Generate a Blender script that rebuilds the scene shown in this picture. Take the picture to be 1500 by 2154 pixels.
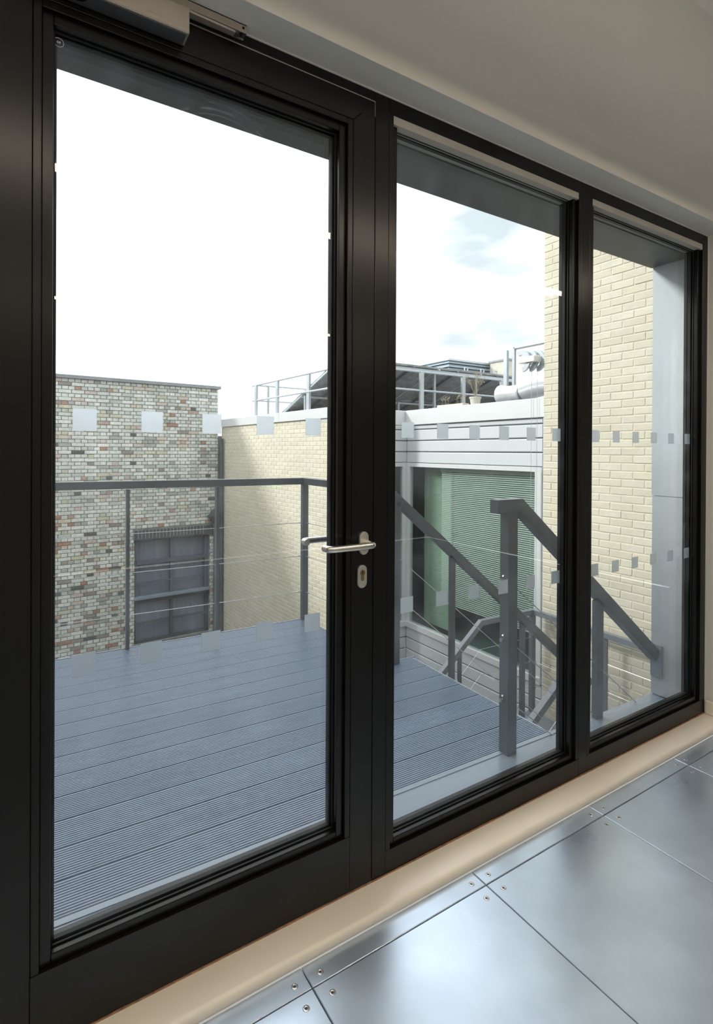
import bpy, bmesh, math, random
from mathutils import Matrix, Vector, Quaternion

random.seed(7)
for o in list(bpy.data.objects):
    bpy.data.objects.remove(o, do_unlink=True)
scene = bpy.context.scene
COL = scene.collection
R = math.radians

# ------------------------------------------------------------------ camera
YAW, ROLL, PITCH, FPX, PPY = 1.00265, 0.00532, -0.00324, 1145.99, 952.80
CAM = Vector((0.0, -1.3518, 1.3263))
fw = Vector((math.cos(YAW) * math.cos(PITCH), math.sin(YAW) * math.cos(PITCH), math.sin(PITCH)))
rt = Vector((math.sin(YAW), -math.cos(YAW), 0))
up = rt.cross(fw)
cr, sr = math.cos(ROLL), math.sin(ROLL)
rt2 = rt * cr + up * sr          # the camera leans a third of a degree
up2 = up * cr - rt * sr
cam_d = bpy.data.cameras.new('camera')
cam = bpy.data.objects.new('camera', cam_d)
COL.objects.link(cam)
cam.matrix_world = Matrix(((rt2.x, up2.x, -fw.x, CAM.x), (rt2.y, up2.y, -fw.y, CAM.y),
                           (rt2.z, up2.z, -fw.z, CAM.z), (0, 0, 0, 1)))
cam_d.sensor_fit = 'HORIZONTAL'
cam_d.sensor_width = 36.0
cam_d.lens = FPX * 36.0 / 1500.0
cam_d.shift_y = (PPY - 1077.0) / 1500.0
cam_d.clip_start = 0.02
cam_d.clip_end = 300
scene.camera = cam

# ------------------------------------------------------------------ sky, sun, exposure
world = bpy.data.worlds.new('sky')
scene.world = world
world.use_nodes = True
wt = world.node_tree
wt.nodes.clear()
wo = wt.nodes.new('ShaderNodeOutputWorld')
wb = wt.nodes.new('ShaderNodeBackground')
tc = wt.nodes.new('ShaderNodeTexCoord')
mp = wt.nodes.new('ShaderNodeMapping')
mp.inputs['Scale'].default_value = (1.2, 1.2, 3.2)
nz = wt.nodes.new('ShaderNodeTexNoise')
nz.inputs['Scale'].default_value = 1.7
nz.inputs['Detail'].default_value = 5
rp = wt.nodes.new('ShaderNodeValToRGB')
rp.color_ramp.elements[0].position = 0.33
rp.color_ramp.elements[0].color = (0.37, 0.412, 0.438, 1)
rp.color_ramp.elements[1].position = 0.55
rp.color_ramp.elements[1].color = (1.0, 1.0, 1.0, 1)
wt.links.new(tc.outputs['Generated'], mp.inputs['Vector'])
wt.links.new(mp.outputs['Vector'], nz.inputs['Vector'])
wt.links.new(nz.outputs['Fac'], rp.inputs['Fac'])
wt.links.new(rp.outputs['Color'], wb.inputs['Color'])
wb.inputs['Strength'].default_value = 2.5
wt.links.new(wb.outputs['Background'], wo.inputs['Surface'])

sun_d = bpy.data.lights.new('sun', 'SUN')
sun_d.energy = 3.0
sun_d.angle = R(11.0)
sun_d.color = (1.0, 0.965, 0.90)
sun = bpy.data.objects.new('sun', sun_d)
COL.objects.link(sun)
sun.rotation_euler = Vector((1.0, -0.655, -0.72)).to_track_quat('-Z', 'Y').to_euler()
sun.location = (-20, 14, 15)

scene.view_settings.view_transform = 'Standard'
scene.view_settings.look = 'None'
scene.view_settings.gamma = 1.0
scene.view_settings.use_curve_mapping = False
scene.view_settings.exposure = 0.0
LAMP_STRENGTH = 26.0
ADDED_FILL_STRENGTH = 9.0
LAMP_COLOR = (1.0, 0.86, 0.68, 1)

# ------------------------------------------------------------------ materials
MATS = {}


def mat(name, color, rough=0.5, metal=0.0, spec=0.5, noise=0.0, nscale=8.0, bump=0.0, bscale=60.0,
        rand=0.0, stretch=None, rnoise=0.0, coat=0.0):
    m = bpy.data.materials.new(name)
    m.use_nodes = True
    t = m.node_tree
    b = t.nodes['Principled BSDF']
    b.inputs['Base Color'].default_value = (*color, 1)
    b.inputs['Roughness'].default_value = rough
    b.inputs['Metallic'].default_value = metal
    b.inputs['Specular IOR Level'].default_value = spec
    b.inputs['Coat Weight'].default_value = coat
    L = t.links.new
    co = t.nodes.new('ShaderNodeTexCoord')
    vec = co.outputs['Object']
    if stretch:
        mpn = t.nodes.new('ShaderNodeMapping')
        mpn.inputs['Scale'].default_value = stretch
        L(vec, mpn.inputs['Vector'])
        vec = mpn.outputs['Vector']
    if noise or rand:
        hsv = t.nodes.new('ShaderNodeHueSaturation')
        hsv.inputs['Color'].default_value = (*color, 1)
        src = None
        if noise:
            n = t.nodes.new('ShaderNodeTexNoise')
            n.inputs['Scale'].default_value = nscale
            n.inputs['Detail'].default_value = 6
            L(vec, n.inputs['Vector'])
            mr = t.nodes.new('ShaderNodeMapRange')
            mr.inputs[1].default_value = 0.25
            mr.inputs[2].default_value = 0.75
            mr.inputs[3].default_value = 1 - noise
            mr.inputs[4].default_value = 1 + noise
            L(n.outputs['Fac'], mr.inputs[0])
            src = mr.outputs[0]
        if rand:
            oi = t.nodes.new('ShaderNodeObjectInfo')
            mr2 = t.nodes.new('ShaderNodeMapRange')
            mr2.inputs[3].default_value = 1 - rand
            mr2.inputs[4].default_value = 1 + rand
            L(oi.outputs['Random'], mr2.inputs[0])
            if src:
                mu = t.nodes.new('ShaderNodeMath')
                mu.operation = 'MULTIPLY'
                L(src, mu.inputs[0])
                L(mr2.outputs[0], mu.inputs[1])
                src = mu.outputs[0]
            else:
                src = mr2.outputs[0]
        L(src, hsv.inputs['Value'])
        L(hsv.outputs['Color'], b.inputs['Base Color'])
    if rnoise:
        n3 = t.nodes.new('ShaderNodeTexNoise')
        n3.inputs['Scale'].default_value = nscale * 0.6
        n3.inputs['Detail'].default_value = 4
        L(vec, n3.inputs['Vector'])
        m3 = t.nodes.new('ShaderNodeMapRange')
        m3.inputs[1].default_value = 0.3
        m3.inputs[2].default_value = 0.7
        m3.inputs[3].default_value = max(0.02, rough - rnoise)
        m3.inputs[4].default_value = rough + rnoise
        L(n3.outputs['Fac'], m3.inputs[0])
        L(m3.outputs[0], b.inputs['Roughness'])
    if bump:
        n2 = t.nodes.new('ShaderNodeTexNoise')
        n2.inputs['Scale'].default_value = bscale
        n2.inputs['Detail'].default_value = 4
        L(vec, n2.inputs['Vector'])
        bp = t.nodes.new('ShaderNodeBump')
        bp.inputs['Strength'].default_value = bump
        bp.inputs['Distance'].default_value = 0.004
        L(n2.outputs['Fac'], bp.inputs['Height'])
        L(bp.outputs['Normal'], b.inputs['Normal'])
    MATS[name] = m
    return m


def brick_mat(name, stops, use_attr, noise=0.18, bump=0.5):
    """random brick colours from a ramp: per object, or from a per-face attribute for joined bricks"""
    m = mat(name, (0.5, 0.5, 0.5), rough=0.85, spec=0.25, bump=bump, bscale=90)
    t = m.node_tree
    b = t.nodes['Principled BSDF']
    L = t.links.new
    if use_attr:
        a = t.nodes.new('ShaderNodeAttribute')
        a.attribute_name = 'tone'
        fac = a.outputs['Fac']
    else:
        a = t.nodes.new('ShaderNodeObjectInfo')
        fac = a.outputs['Color']
    cr_ = t.nodes.new('ShaderNodeValToRGB')
    cr_.color_ramp.interpolation = 'CONSTANT'
    e = cr_.color_ramp.elements
    e[0].position = 0
    e[0].color = (*stops[0][1], 1)
    e[1].position = stops[1][0]
    e[1].color = (*stops[1][1], 1)
    for p, c in stops[2:]:
        q = e.new(p)
        q.color = (*c, 1)
    L(fac, cr_.inputs['Fac'])
    geo = t.nodes.new('ShaderNodeNewGeometry')
    n = t.nodes.new('ShaderNodeTexNoise')
    n.inputs['Scale'].default_value = 28
    n.inputs['Detail'].default_value = 5
    L(geo.outputs['Position'], n.inputs['Vector'])
    n2 = t.nodes.new('ShaderNodeTexNoise')
    n2.inputs['Scale'].default_value = 1.6
    n2.inputs['Detail'].default_value = 4
    L(geo.outputs['Position'], n2.inputs['Vector'])
    ad = t.nodes.new('ShaderNodeMath')
    L(n.outputs['Fac'], ad.inputs[0])
    L(n2.outputs['Fac'], ad.inputs[1])
    mr = t.nodes.new('ShaderNodeMapRange')
    mr.inputs[1].default_value = 0.6
    mr.inputs[2].default_value = 1.4
    mr.inputs[3].default_value = 1 - noise
    mr.inputs[4].default_value = 1 + noise
    L(ad.outputs[0], mr.inputs[0])
    hsv = t.nodes.new('ShaderNodeHueSaturation')
    L(cr_.outputs['Color'], hsv.inputs['Color'])
    L(mr.outputs[0], hsv.inputs['Value'])
    L(hsv.outputs['Color'], b.inputs['Base Color'])
    return m


def glass_mat(name, tint=(0.97, 0.985, 0.98), refl=1.0, dirt=0.0, ior=1.5, base_refl=0.0):
    m = bpy.data.materials.new(name)
    m.use_nodes = True
    t = m.node_tree
    t.nodes.clear()
    L = t.links.new
    out = t.nodes.new('ShaderNodeOutputMaterial')
    tr = t.nodes.new('ShaderNodeBsdfTransparent')
    tr.inputs['Color'].default_value = (*tint, 1)
    gl = t.nodes.new('ShaderNodeBsdfGlossy')
    gl.inputs['Roughness'].default_value = 0.0
    gl.inputs['Color'].default_value = (refl, refl, refl, 1)
    fr = t.nodes.new('ShaderNodeFresnel')
    # a thin sheet reflects alike from both sides
    ge = t.nodes.new('ShaderNodeNewGeometry')
    io = t.nodes.new('ShaderNodeMapRange')
    io.inputs[3].default_value = ior
    io.inputs[4].default_value = 1.0 / ior
    L(ge.outputs['Backfacing'], io.inputs[0])
    L(io.outputs[0], fr.inputs['IOR'])
    mx = t.nodes.new('ShaderNodeMixShader')
    L(fr.outputs[0], mx.inputs[0])
    L(tr.outputs[0], mx.inputs[1])
    L(gl.outputs[0], mx.inputs[2])
    res = mx.outputs[0]
    if dirt:
        df = t.nodes.new('ShaderNodeBsdfTranslucent')
        df.inputs['Color'].default_value = (0.8, 0.86, 0.95, 1)
        co = t.nodes.new('ShaderNodeTexCoord')
        n = t.nodes.new('ShaderNodeTexNoise')
        n.inputs['Scale'].default_value = 5
        n.inputs['Detail'].default_value = 8
        n.inputs['Distortion'].default_value = 1.8
        L(co.outputs['Object'], n.inputs['Vector'])
        mr = t.nodes.new('ShaderNodeMapRange')
        mr.inputs[1].default_value = 0.45
        mr.inputs[2].default_value = 0.8
        mr.inputs[3].default_value = 0.006
        mr.inputs[4].default_value = dirt
        L(n.outputs['Fac'], mr.inputs[0])
        m2 = t.nodes.new('ShaderNodeMixShader')
        L(mr.outputs[0], m2.inputs[0])
        L(res, m2.inputs[1])
        L(df.outputs[0], m2.inputs[2])
        res = m2.outputs[0]
    L(res, out.inputs['Surface'])
    MATS[name] = m
    return m


def emit_mat(name, color, strength):
    m = bpy.data.materials.new(name)
    m.use_nodes = True
    t = m.node_tree
    t.nodes.clear()
    out = t.nodes.new('ShaderNodeOutputMaterial')
    em = t.nodes.new('ShaderNodeEmission')
    em.inputs['Color'].default_value = color
    em.inputs['Strength'].default_value = strength
    t.links.new(em.outputs[0], out.inputs['Surface'])
    MATS[name] = m
    return m


mat('black_frame', (0.0035, 0.0033, 0.0033), rough=0.27, spec=0.36, noise=0.15, nscale=30)
mat('gasket', (0.006, 0.006, 0.007), rough=0.55, spec=0.3, noise=0.1)
mat('dark_gap', (0.003, 0.003, 0.003), rough=0.9, spec=0.1, noise=0.1)
mat('stainless', (0.72, 0.70, 0.66), rough=0.24, metal=1.0, noise=0.05, nscale=40)
mat('stainless_plate', (0.70, 0.67, 0.60), rough=0.38, metal=0.9, noise=0.06, nscale=60)
mat('brass', (0.36, 0.25, 0.10), rough=0.4, metal=1.0, noise=0.1)
mat('closer_grey', (0.42, 0.37, 0.32), rough=0.4, metal=0.55, noise=0.05)
mat('closer_dark', (0.055, 0.055, 0.06), rough=0.45, noise=0.08)
mat('cream_paint', (0.84, 0.775, 0.67), rough=0.28, spec=0.5, noise=0.03, nscale=6, coat=0.25)
mat('plaster', (0.71, 0.69, 0.645), rough=0.85, spec=0.2, noise=0.02, nscale=2, bump=0.05, bscale=200)
mat('white_ceiling', (0.75, 0.74, 0.71), rough=0.9, spec=0.2, noise=0.02)
mat('caulk', (0.33, 0.18, 0.09), rough=0.8, noise=0.5, nscale=60)
mat('floor_steel', (0.60, 0.70, 0.83), rough=0.34, metal=0.8, noise=0.12, nscale=4.5, rnoise=0.09, rand=0.05)
mat('screw_steel', (0.62, 0.64, 0.66), rough=0.3, metal=1.0, noise=0.05)
mat('screw_dark', (0.05, 0.05, 0.055), rough=0.6, noise=0.1)
mat('floor_void', (0.02, 0.02, 0.022), rough=0.9, noise=0.2)
mat('deck_board', (0.205, 0.272, 0.385), rough=0.34, spec=0.65, noise=0.10, nscale=5, rand=0.06, stretch=(0.5, 4, 1))
mat('flashing', (0.27, 0.325, 0.40), rough=0.24, metal=0.05, noise=0.05, nscale=3)
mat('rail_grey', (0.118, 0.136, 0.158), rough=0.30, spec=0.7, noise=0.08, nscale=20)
mat('rail_grey_skylit', (0.185, 0.215, 0.25), rough=0.30, spec=0.7, noise=0.08, nscale=20)  # railing paint made lighter to stand in for sky light on the rail tops
mat('cable_steel', (0.62, 0.63, 0.64), rough=0.3, metal=0.9, noise=0.05)
mat('tread_steel', (0.27, 0.31, 0.36), rough=0.4, metal=0.5, noise=0.1, bump=0.6, bscale=120)
mat('cladding', (0.66, 0.70, 0.735), rough=0.45, metal=0.1, noise=0.03, nscale=2)
mat('cladding_gap', (0.05, 0.055, 0.06), rough=0.9, noise=0.1)
mat('coping_metal', (0.76, 0.79, 0.81), rough=0.4, metal=0.2, noise=0.03)
mat('coping_grey', (0.30, 0.32, 0.35), rough=0.7, noise=0.15, nscale=6)
mat('stock_mortar', (0.27, 0.285, 0.28), rough=0.95, noise=0.25, nscale=5, bump=0.4)
mat('tan_mortar', (0.74, 0.70, 0.58), rough=0.95, noise=0.1, nscale=5, bump=0.3)
mat('window_blue', (0.13, 0.15, 0.20), rough=0.45, noise=0.08)
mat('window_dark', (0.085, 0.105, 0.115), rough=0.45, noise=0.08)
mat('curtain', (0.36, 0.38, 0.43), rough=0.9, noise=0.08, nscale=4)
mat('soldier_dark', (0.10, 0.112, 0.125), rough=0.7, noise=0.15, nscale=30, rand=0.12)
mat('soldier_joint', (0.5, 0.52, 0.5), rough=0.9, noise=0.1)
mat('pipe_grey', (0.11, 0.12, 0.13), rough=0.5, noise=0.2, nscale=10)
mat('white_render', (0.86, 0.87, 0.87), rough=0.8, noise=0.02)
mat('duct_metal', (0.72, 0.75, 0.78), rough=0.35, metal=0.35, noise=0.04)
mat('louvre', (0.36, 0.44, 0.50), rough=0.5, metal=0.3, noise=0.05)
mat('pv_back', (0.30, 0.32, 0.33), rough=0.6, noise=0.35, nscale=7)
mat('galv', (0.50, 0.55, 0.59), rough=0.45, metal=0.5, noise=0.06, nscale=10)
mat('blind', (0.66, 0.70, 0.68), rough=0.6, noise=0.04)
mat('office_dark', (0.10, 0.17, 0.15), rough=0.9, noise=0.2, nscale=1.0)
mat('office_screen', (0.36, 0.44, 0.35), rough=0.8, noise=0.05)
mat('jamb_panel', (0.50, 0.56, 0.61), rough=0.5, metal=0.15, noise=0.05, nscale=3)
mat('soffit_panel', (0.030, 0.035, 0.044), rough=0.5, noise=0.2, nscale=6)
mat('pot_cream', (0.60, 0.58, 0.50), rough=0.8, noise=0.1)
mat('dry_plant', (0.42, 0.36, 0.25), rough=0.9, noise=0.2)
mat('ground', (0.16, 0.16, 0.16), rough=0.95, noise=0.2, nscale=2)
mat('roof_grey', (0.30, 0.31, 0.32), rough=0.95, noise=0.15)
mat('render_grey', (0.42, 0.40, 0.36), rough=0.9, noise=0.08)
mat('etch', (0.55, 0.58, 0.62), rough=0.6, noise=0.05)
glass_mat('pane_glass', tint=(0.955, 0.975, 0.975), dirt=0.05)
glass_mat('far_glass', tint=(0.80, 0.85, 0.92), ior=1.6)
glass_mat('green_glass', tint=(0.71, 0.82, 0.775), ior=1.55)
emit_mat('lamp_diffuser', LAMP_COLOR, LAMP_STRENGTH)
emit_mat('added_fill', (1.0, 0.91, 0.79, 1), ADDED_FILL_STRENGTH)

# frosted film squares: narrow scattering of what lies behind plus a little of their own white
fm = bpy.data.materials.new('frosted_film')
fm.use_nodes = True
ft = fm.node_tree
ft.nodes.clear()
f_out = ft.nodes.new('ShaderNodeOutputMaterial')
f_ref = ft.nodes.new('ShaderNodeBsdfRefraction')
f_ref.inputs['Roughness'].default_value = 0.62
f_ref.inputs['IOR'].default_value = 1.45
f_ref.inputs['Color'].default_value = (0.93, 0.965, 1.0, 1)
f_dif = ft.nodes.new('ShaderNodeBsdfTranslucent')
f_dif.inputs['Color'].default_value = (0.92, 0.95, 1.0, 1)
f_mix = ft.nodes.new('ShaderNodeMixShader')
f_co = ft.nodes.new('ShaderNodeTexCoord')
f_n = ft.nodes.new('ShaderNodeTexNoise')
f_n.inputs['Scale'].default_value = 300
f_mr = ft.nodes.new('ShaderNodeMapRange')
f_mr.inputs[3].default_value = 0.09
f_mr.inputs[4].default_value = 0.13
ft.links.new(f_co.outputs['Object'], f_n.inputs['Vector'])
ft.links.new(f_n.outputs['Fac'], f_mr.inputs[0])
ft.links.new(f_mr.outputs[0], f_mix.inputs[0])
ft.links.new(f_ref.outputs[0], f_mix.inputs[1])
ft.links.new(f_dif.outputs[0], f_mix.inputs[2])
ft.links.new(f_mix.outputs[0], f_out.inputs['Surface'])
MATS['frosted_film'] = fm

STOCK = [(0, (0.68, 0.72, 0.68)), (0.14, (0.77, 0.79, 0.77)), (0.32, (0.71, 0.75, 0.71)), (0.44, (0.57, 0.62, 0.58)),
         (0.56, (0.80, 0.81, 0.79)), (0.66, (0.64, 0.63, 0.50)), (0.71, (0.65, 0.56, 0.51)), (0.76, (0.44, 0.46, 0.44)),
         (0.83, (0.52, 0.39, 0.33)), (0.88, (0.44, 0.27, 0.20)), (0.925, (0.34, 0.31, 0.28)), (0.96, (0.15, 0.155, 0.15))]
TAN = [(0, (0.70, 0.66, 0.535)), (0.2, (0.72, 0.685, 0.575)), (0.4, (0.68, 0.64, 0.525)), (0.55, (0.74, 0.70, 0.585)),
       (0.7, (0.70, 0.665, 0.555)), (0.85, (0.72, 0.665, 0.545))]
brick_mat('stock_brick', STOCK, False, noise=0.3)
brick_mat('stock_brick_rest', STOCK, True, noise=0.3)
brick_mat('tan_brick', TAN, False, noise=0.08)
brick_mat('tan_brick_rest', TAN, True, noise=0.08)

# ------------------------------------------------------------------ builders
WM = {}      # object -> matrix from its local space to the world


def tag(o, label=None, cat=None, group=None, kind=None):
    if label:
        o['label'] = label
    if cat:
        o['category'] = cat
    if group:
        o['group'] = group
    if kind:
        o['kind'] = kind
    return o


def thing(name, loc, label, cat, rz=0.0, group=None, kind=None):
    o = bpy.data.objects.new(name, None)
    o.empty_display_size = 0.1
    COL.objects.link(o)
    o.location = loc
    o.rotation_euler = (0, 0, rz)
    WM[o] = Matrix.Translation(Vector(loc)) @ Matrix.Rotation(rz, 4, 'Z')
    return tag(o, label, cat, group, kind)


class MB:
    def __init__(self):
        self.v = []
        self.f = []
        self.tone = []

    def face(self, pts):
        i = len(self.v)
        self.v += [Vector(p) for p in pts]
        self.f.append(tuple(range(i, i + len(pts))))

    def hexa(self, p):
        """8 points: 4 bottom ccw, 4 top ccw"""
        i = len(self.v)
        self.v += [Vector(q) for q in p]
        for a in ((3, 2, 1, 0), (4, 5, 6, 7), (0, 1, 5, 4), (1, 2, 6, 5), (2, 3, 7, 6), (3, 0, 4, 7)):
            self.f.append(tuple(i + k for k in a))
        return self

    def box(self, x0, x1, y0, y1, z0, z1):
        return self.hexa([(x0, y0, z0), (x1, y0, z0), (x1, y1, z0), (x0, y1, z0),
                          (x0, y0, z1), (x1, y0, z1), (x1, y1, z1), (x0, y1, z1)])

    def prism(self, poly, a, b):
        """poly: points; a, b: functions mapping a 2d point to the two end caps"""
        n = len(poly)
        i = len(self.v)
        self.v += [Vector(a(*p)) for p in poly] + [Vector(b(*p)) for p in poly]
        self.f.append(tuple(i + k for k in range(n - 1, -1, -1)))
        self.f.append(tuple(i + n + k for k in range(n)))
        for k in range(n):
            j = (k + 1) % n
            self.f.append((i + k, i + j, i + n + j, i + n + k))
        return self

    def tube(self, path, r, n=12, caps=True):
        path = [Vector(p) for p in path]
        if not isinstance(r, (list, tuple)):
            r = [r] * len(path)
        m = len(path)
        tang = []
        for k in range(m):
            d = Vector((0, 0, 0))
            if k > 0:
                d += (path[k] - path[k - 1]).normalized()
            if k < m - 1:
                d += (path[k + 1] - path[k]).normalized()
            tang.append(d.normalized())
        ref = Vector((0, 0, 1)) if abs(tang[0].z) < 0.9 else Vector((1, 0, 0))
        u = tang[0].cross(ref).normalized()
        i = len(self.v)
        for k in range(m):
            if k:
                u = (u - tang[k] * u.dot(tang[k])).normalized()
            w = tang[k].cross(u)
            for q in range(n):
                a = 2 * math.pi * q / n
                self.v.append(path[k] + (u * math.cos(a) + w * math.sin(a)) * r[k])
        for k in range(m - 1):
            for q in range(n):
                q2 = (q + 1) % n
                self.f.append((i + k * n + q, i + k * n + q2, i + (k + 1) * n + q2, i + (k + 1) * n + q))
        if caps:
            self.f.append(tuple(i + q for q in range(n - 1, -1, -1)))
            self.f.append(tuple(i + (m - 1) * n + q for q in range(n)))
        return self

    def sweep(self, path, w, h):
        """rectangular bar along a path, sides vertical, mitred at kinks"""
        path = [Vector(p) for p in path]
        m = len(path)
        i = len(self.v)
        for k in range(m):
            d0 = (path[k] - path[k - 1]).normalized() if k > 0 else None
            d1 = (path[k + 1] - path[k]).normalized() if k < m - 1 else None
            d0 = d0 or d1
            d1 = d1 or d0
            s0 = Vector((d0.y, -d0.x, 0)).normalized()
            s1 = Vector((d1.y, -d1.x, 0)).normalized()
            s = (s0 + s1).normalized()
            s = s / max(0.3, s.dot(s0))
            u0 = s0.cross(d0)
            u1 = s1.cross(d1)
            u = (u0 + u1).normalized()
            u = u / max(0.3, u.dot(u0))
            for a, b in ((-.5, -.5), (.5, -.5), (.5, .5), (-.5, .5)):
                self.v.append(path[k] + s * (a * w) + u * (b * h))
        for k in range(m - 1):
            for q in range(4):
                q2 = (q + 1) % 4
                self.f.append((i + k * 4 + q, i + k * 4 + q2, i + (k + 1) * 4 + q2, i + (k + 1) * 4 + q))
        self.f.append((i + 3, i + 2, i + 1, i))
        j = i + (m - 1) * 4
        self.f.append((j, j + 1, j + 2, j + 3))
        return self

    def build(self, name, material, parent=None, space='world', bevel=0.0, smooth=False, kind=None, seg=2):
        me = bpy.data.meshes.new(name)
        vs = self.v
        if parent is not None and space == 'world':
            inv = WM[parent].inverted()
            vs = [inv @ p for p in vs]
        me.from_pydata([tuple(p) for p in vs], [], self.f)
        if self.tone:
            at = me.attributes.new('tone', 'FLOAT', 'FACE')
            at.data.foreach_set('value', self.tone)
        bm = bmesh.new()
        bm.from_mesh(me)
        bmesh.ops.recalc_face_normals(bm, faces=bm.faces)
        bm.to_mesh(me)
        bm.free()
        me.materials.append(MATS[material])
        if smooth:
            for p in me.polygons:
                p.use_smooth = True
        o = bpy.data.objects.new(name, me)
        COL.objects.link(o)
        if parent is not None:
            o.parent = parent
            WM[o] = WM[parent].copy()
        else:
            WM[o] = Matrix.Identity(4)
        if bevel:
            md = o.modifiers.new('bevel', 'BEVEL')
            md.width = bevel
            md.segments = seg
            md.limit_method = 'ANGLE'
            md.angle_limit = R(40)
        if kind:
            o['kind'] = kind
        return o


def struct(name, mb, material, label, cat, **k):
    return tag(mb.build(name, material, **k), label, cat, kind='structure')


def smooth_by_angle(o, ang=35):
    for p in o.data.polygons:
        p.use_smooth = True
    md = o.modifiers.new('edges', 'EDGE_SPLIT')
    md.split_angle = R(ang)


# ================================================================== ROOM SHELL
WIN_L, WIN_R, HEAD, SILL = -0.115, 2.935, 2.406, 0.03
RX0, RX1, RY0, CEIL = -4.2, 5.6, -5.2, 3.35
m = MB()
m.box(RX0, RX1, -0.1, 0.0, HEAD, CEIL)
m.box(RX0, WIN_L, -0.1, 0.0, -0.02, HEAD)
m.box(WIN_R, RX1, -0.1, 0.0, -0.02, HEAD)
struct('wall_front', m, 'plaster', 'off-white plaster wall around and above the black glazed screen', 'wall')
struct('wall_back', MB().box(RX0, RX1, RY0 - 0.1, RY0, -0.02, CEIL), 'plaster',
       'plain off-white plaster wall at the far side of the room behind the camera', 'wall')
struct('wall_left', MB().box(RX0 - 0.1, RX0, RY0, 0.0, -0.02, CEIL), 'plaster',
       'plain off-white plaster wall at the left end of the room', 'wall')
struct('wall_right', MB().box(RX1, RX1 + 0.1, RY0, 0.0, -0.02, CEIL), 'plaster',
       'plain off-white plaster wall at the right end of the room', 'wall')
struct('ceiling', MB().box(RX0, RX1, RY0, 0.0, CEIL, CEIL + 0.1), 'white_ceiling',
       'plain white ceiling over the room', 'ceiling')
# thin paint beads where the frame meets the reveal
m = MB()
m.box(WIN_L, WIN_R, -0.004, 0.0005, HEAD - 0.003, HEAD)
m.box(WIN_R - 0.003, WIN_R, -0.004, 0.0005, SILL, HEAD)
struct('trim_2', m, 'plaster', 'thin white paint bead between black frame and plaster reveal', 'trim')
# sill board with a rounded nose
prof = [(-0.0005, 0.002), (-0.0005, 0.0295)]
for k in range(7):
    a = R(90 + 90 * k / 6)
    prof.append((-0.088 + 0.014 * math.cos(a), 0.0145 + 0.014 * math.sin(a)))
prof += [(-0.102, 0.004), (-0.100, 0.0005)]
prof = [(max(-0.103, p[0]), p[1]) for p in prof]
o = struct('trim_1', MB().prism(prof, lambda y, z: (WIN_L, y, z), lambda y, z: (WIN_R, y, z)), 'cream_paint',
           'cream painted sill board with rounded nose under the black frame', 'trim')
smooth_by_angle(o, 50)
# grubby caulk line along the frame foot
m = MB()
x = WIN_L + 0.12
random.seed(3)
while x < WIN_R - 0.02:
    l = random.uniform(0.03, 0.12)
    h = random.uniform(0.0012, 0.0035)
    m.box(x, min(x + l, WIN_R - 0.003), -0.004, 0.0, SILL - 0.0005, SILL - 0.0005 + h)
    x += l
struct('trim_3', m, 'caulk', 'ragged brown caulk line where frame meets sill board', 'trim')
m = MB()
m.box(WIN_R - 0.012, WIN_R, -0.0995, -0.004, 0.0295, 0.098)
o = struct('baseboard_right', m, 'cream_paint', 'short cream skirting in the right window reveal', 'skirting', bevel=0.006, seg=3)

# raised access floor, 600 mm steel panels with corner screws
fl = thing('floor', (0, 0, -0.04), 'raised floor of square grey steel panels with corner screws', 'floor', kind='structure')
MB().box(RX0, RX1, RY0, -0.09, -0.045, -0.034).build('sub_floor', 'floor_void', fl)
GX, GY = 0.6361, -0.1667


def panel_mesh(w, d):
    mb = MB()
    g = 0.0013
    bz = 0.0016
    x0, x1, y0, y1 = g, w - g, g, d - g
    c = bz
    mb.face([(x0 + c, y0 + c, 0), (x1 - c, y0 + c, 0), (x1 - c, y1 - c, 0), (x0 + c, y1 - c, 0)])
    top = [(x0 + c, y0 + c, 0), (x1 - c, y0 + c, 0), (x1 - c, y1 - c, 0), (x0 + c, y1 - c, 0)]
    mid = [(x0, y0, -c), (x1, y0, -c), (x1, y1, -c), (x0, y1, -c)]
    bot = [(x0, y0, -0.03), (x1, y0, -0.03), (x1, y1, -0.03), (x0, y1, -0.03)]
    for A, B in ((top, mid), (mid, bot)):
        for k in range(4):
            j = (k + 1) % 4
            mb.face([A[k], A[j], B[j], B[k]])
    me = bpy.data.meshes.new('floor_panel')
    me.from_pydata([tuple(p) for p in mb.v], [], mb.f)
    b2 = bmesh.new()
    b2.from_mesh(me)
    bmesh.ops.remove_doubles(b2, verts=b2.verts, dist=1e-6)
    bmesh.ops.recalc_face_normals(b2, faces=b2.faces)
    b2.to_mesh(me)
    b2.free()
    me.materials.append(MATS['floor_steel'])
    return me


def screw_mesh():
    mb = MB()
    n = 14
    prof2 = [(0.0088, 0.0001), (0.0078, 0.0012), (0.0052, 0.0016), (0.0034, 0.0006)]
    rings = []
    for r_, z_ in prof2:
        rings.append([(r_ * math.cos(2 * math.pi * k / n), r_ * math.sin(2 * math.pi * k / n), z_) for k in range(n)])
    for a in range(len(rings) - 1):
        for k in range(n):
            j = (k + 1) % n
            mb.face([rings[a][k], rings[a][j], rings[a + 1][j], rings[a + 1][k]])
    nf = len(mb.f)
    mb.face(rings[-1])
    me = bpy.data.meshes.new('screw')
    me.from_pydata([tuple(p) for p in mb.v], [], mb.f)
    me.materials.append(MATS['screw_steel'])
    me.materials.append(MATS['screw_dark'])
    me.polygons[nf].material_index = 1
    b2 = bmesh.new()
    b2.from_mesh(me)
    bmesh.ops.remove_doubles(b2, verts=b2.verts, dist=1e-6)
    bmesh.ops.recalc_face_normals(b2, faces=b2.faces)
    b2.to_mesh(me)
    b2.free()
    return me


PM = panel_mesh(0.6, 0.6)
PS = panel_mesh(0.6, 0.064)
SC = screw_mesh()


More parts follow.
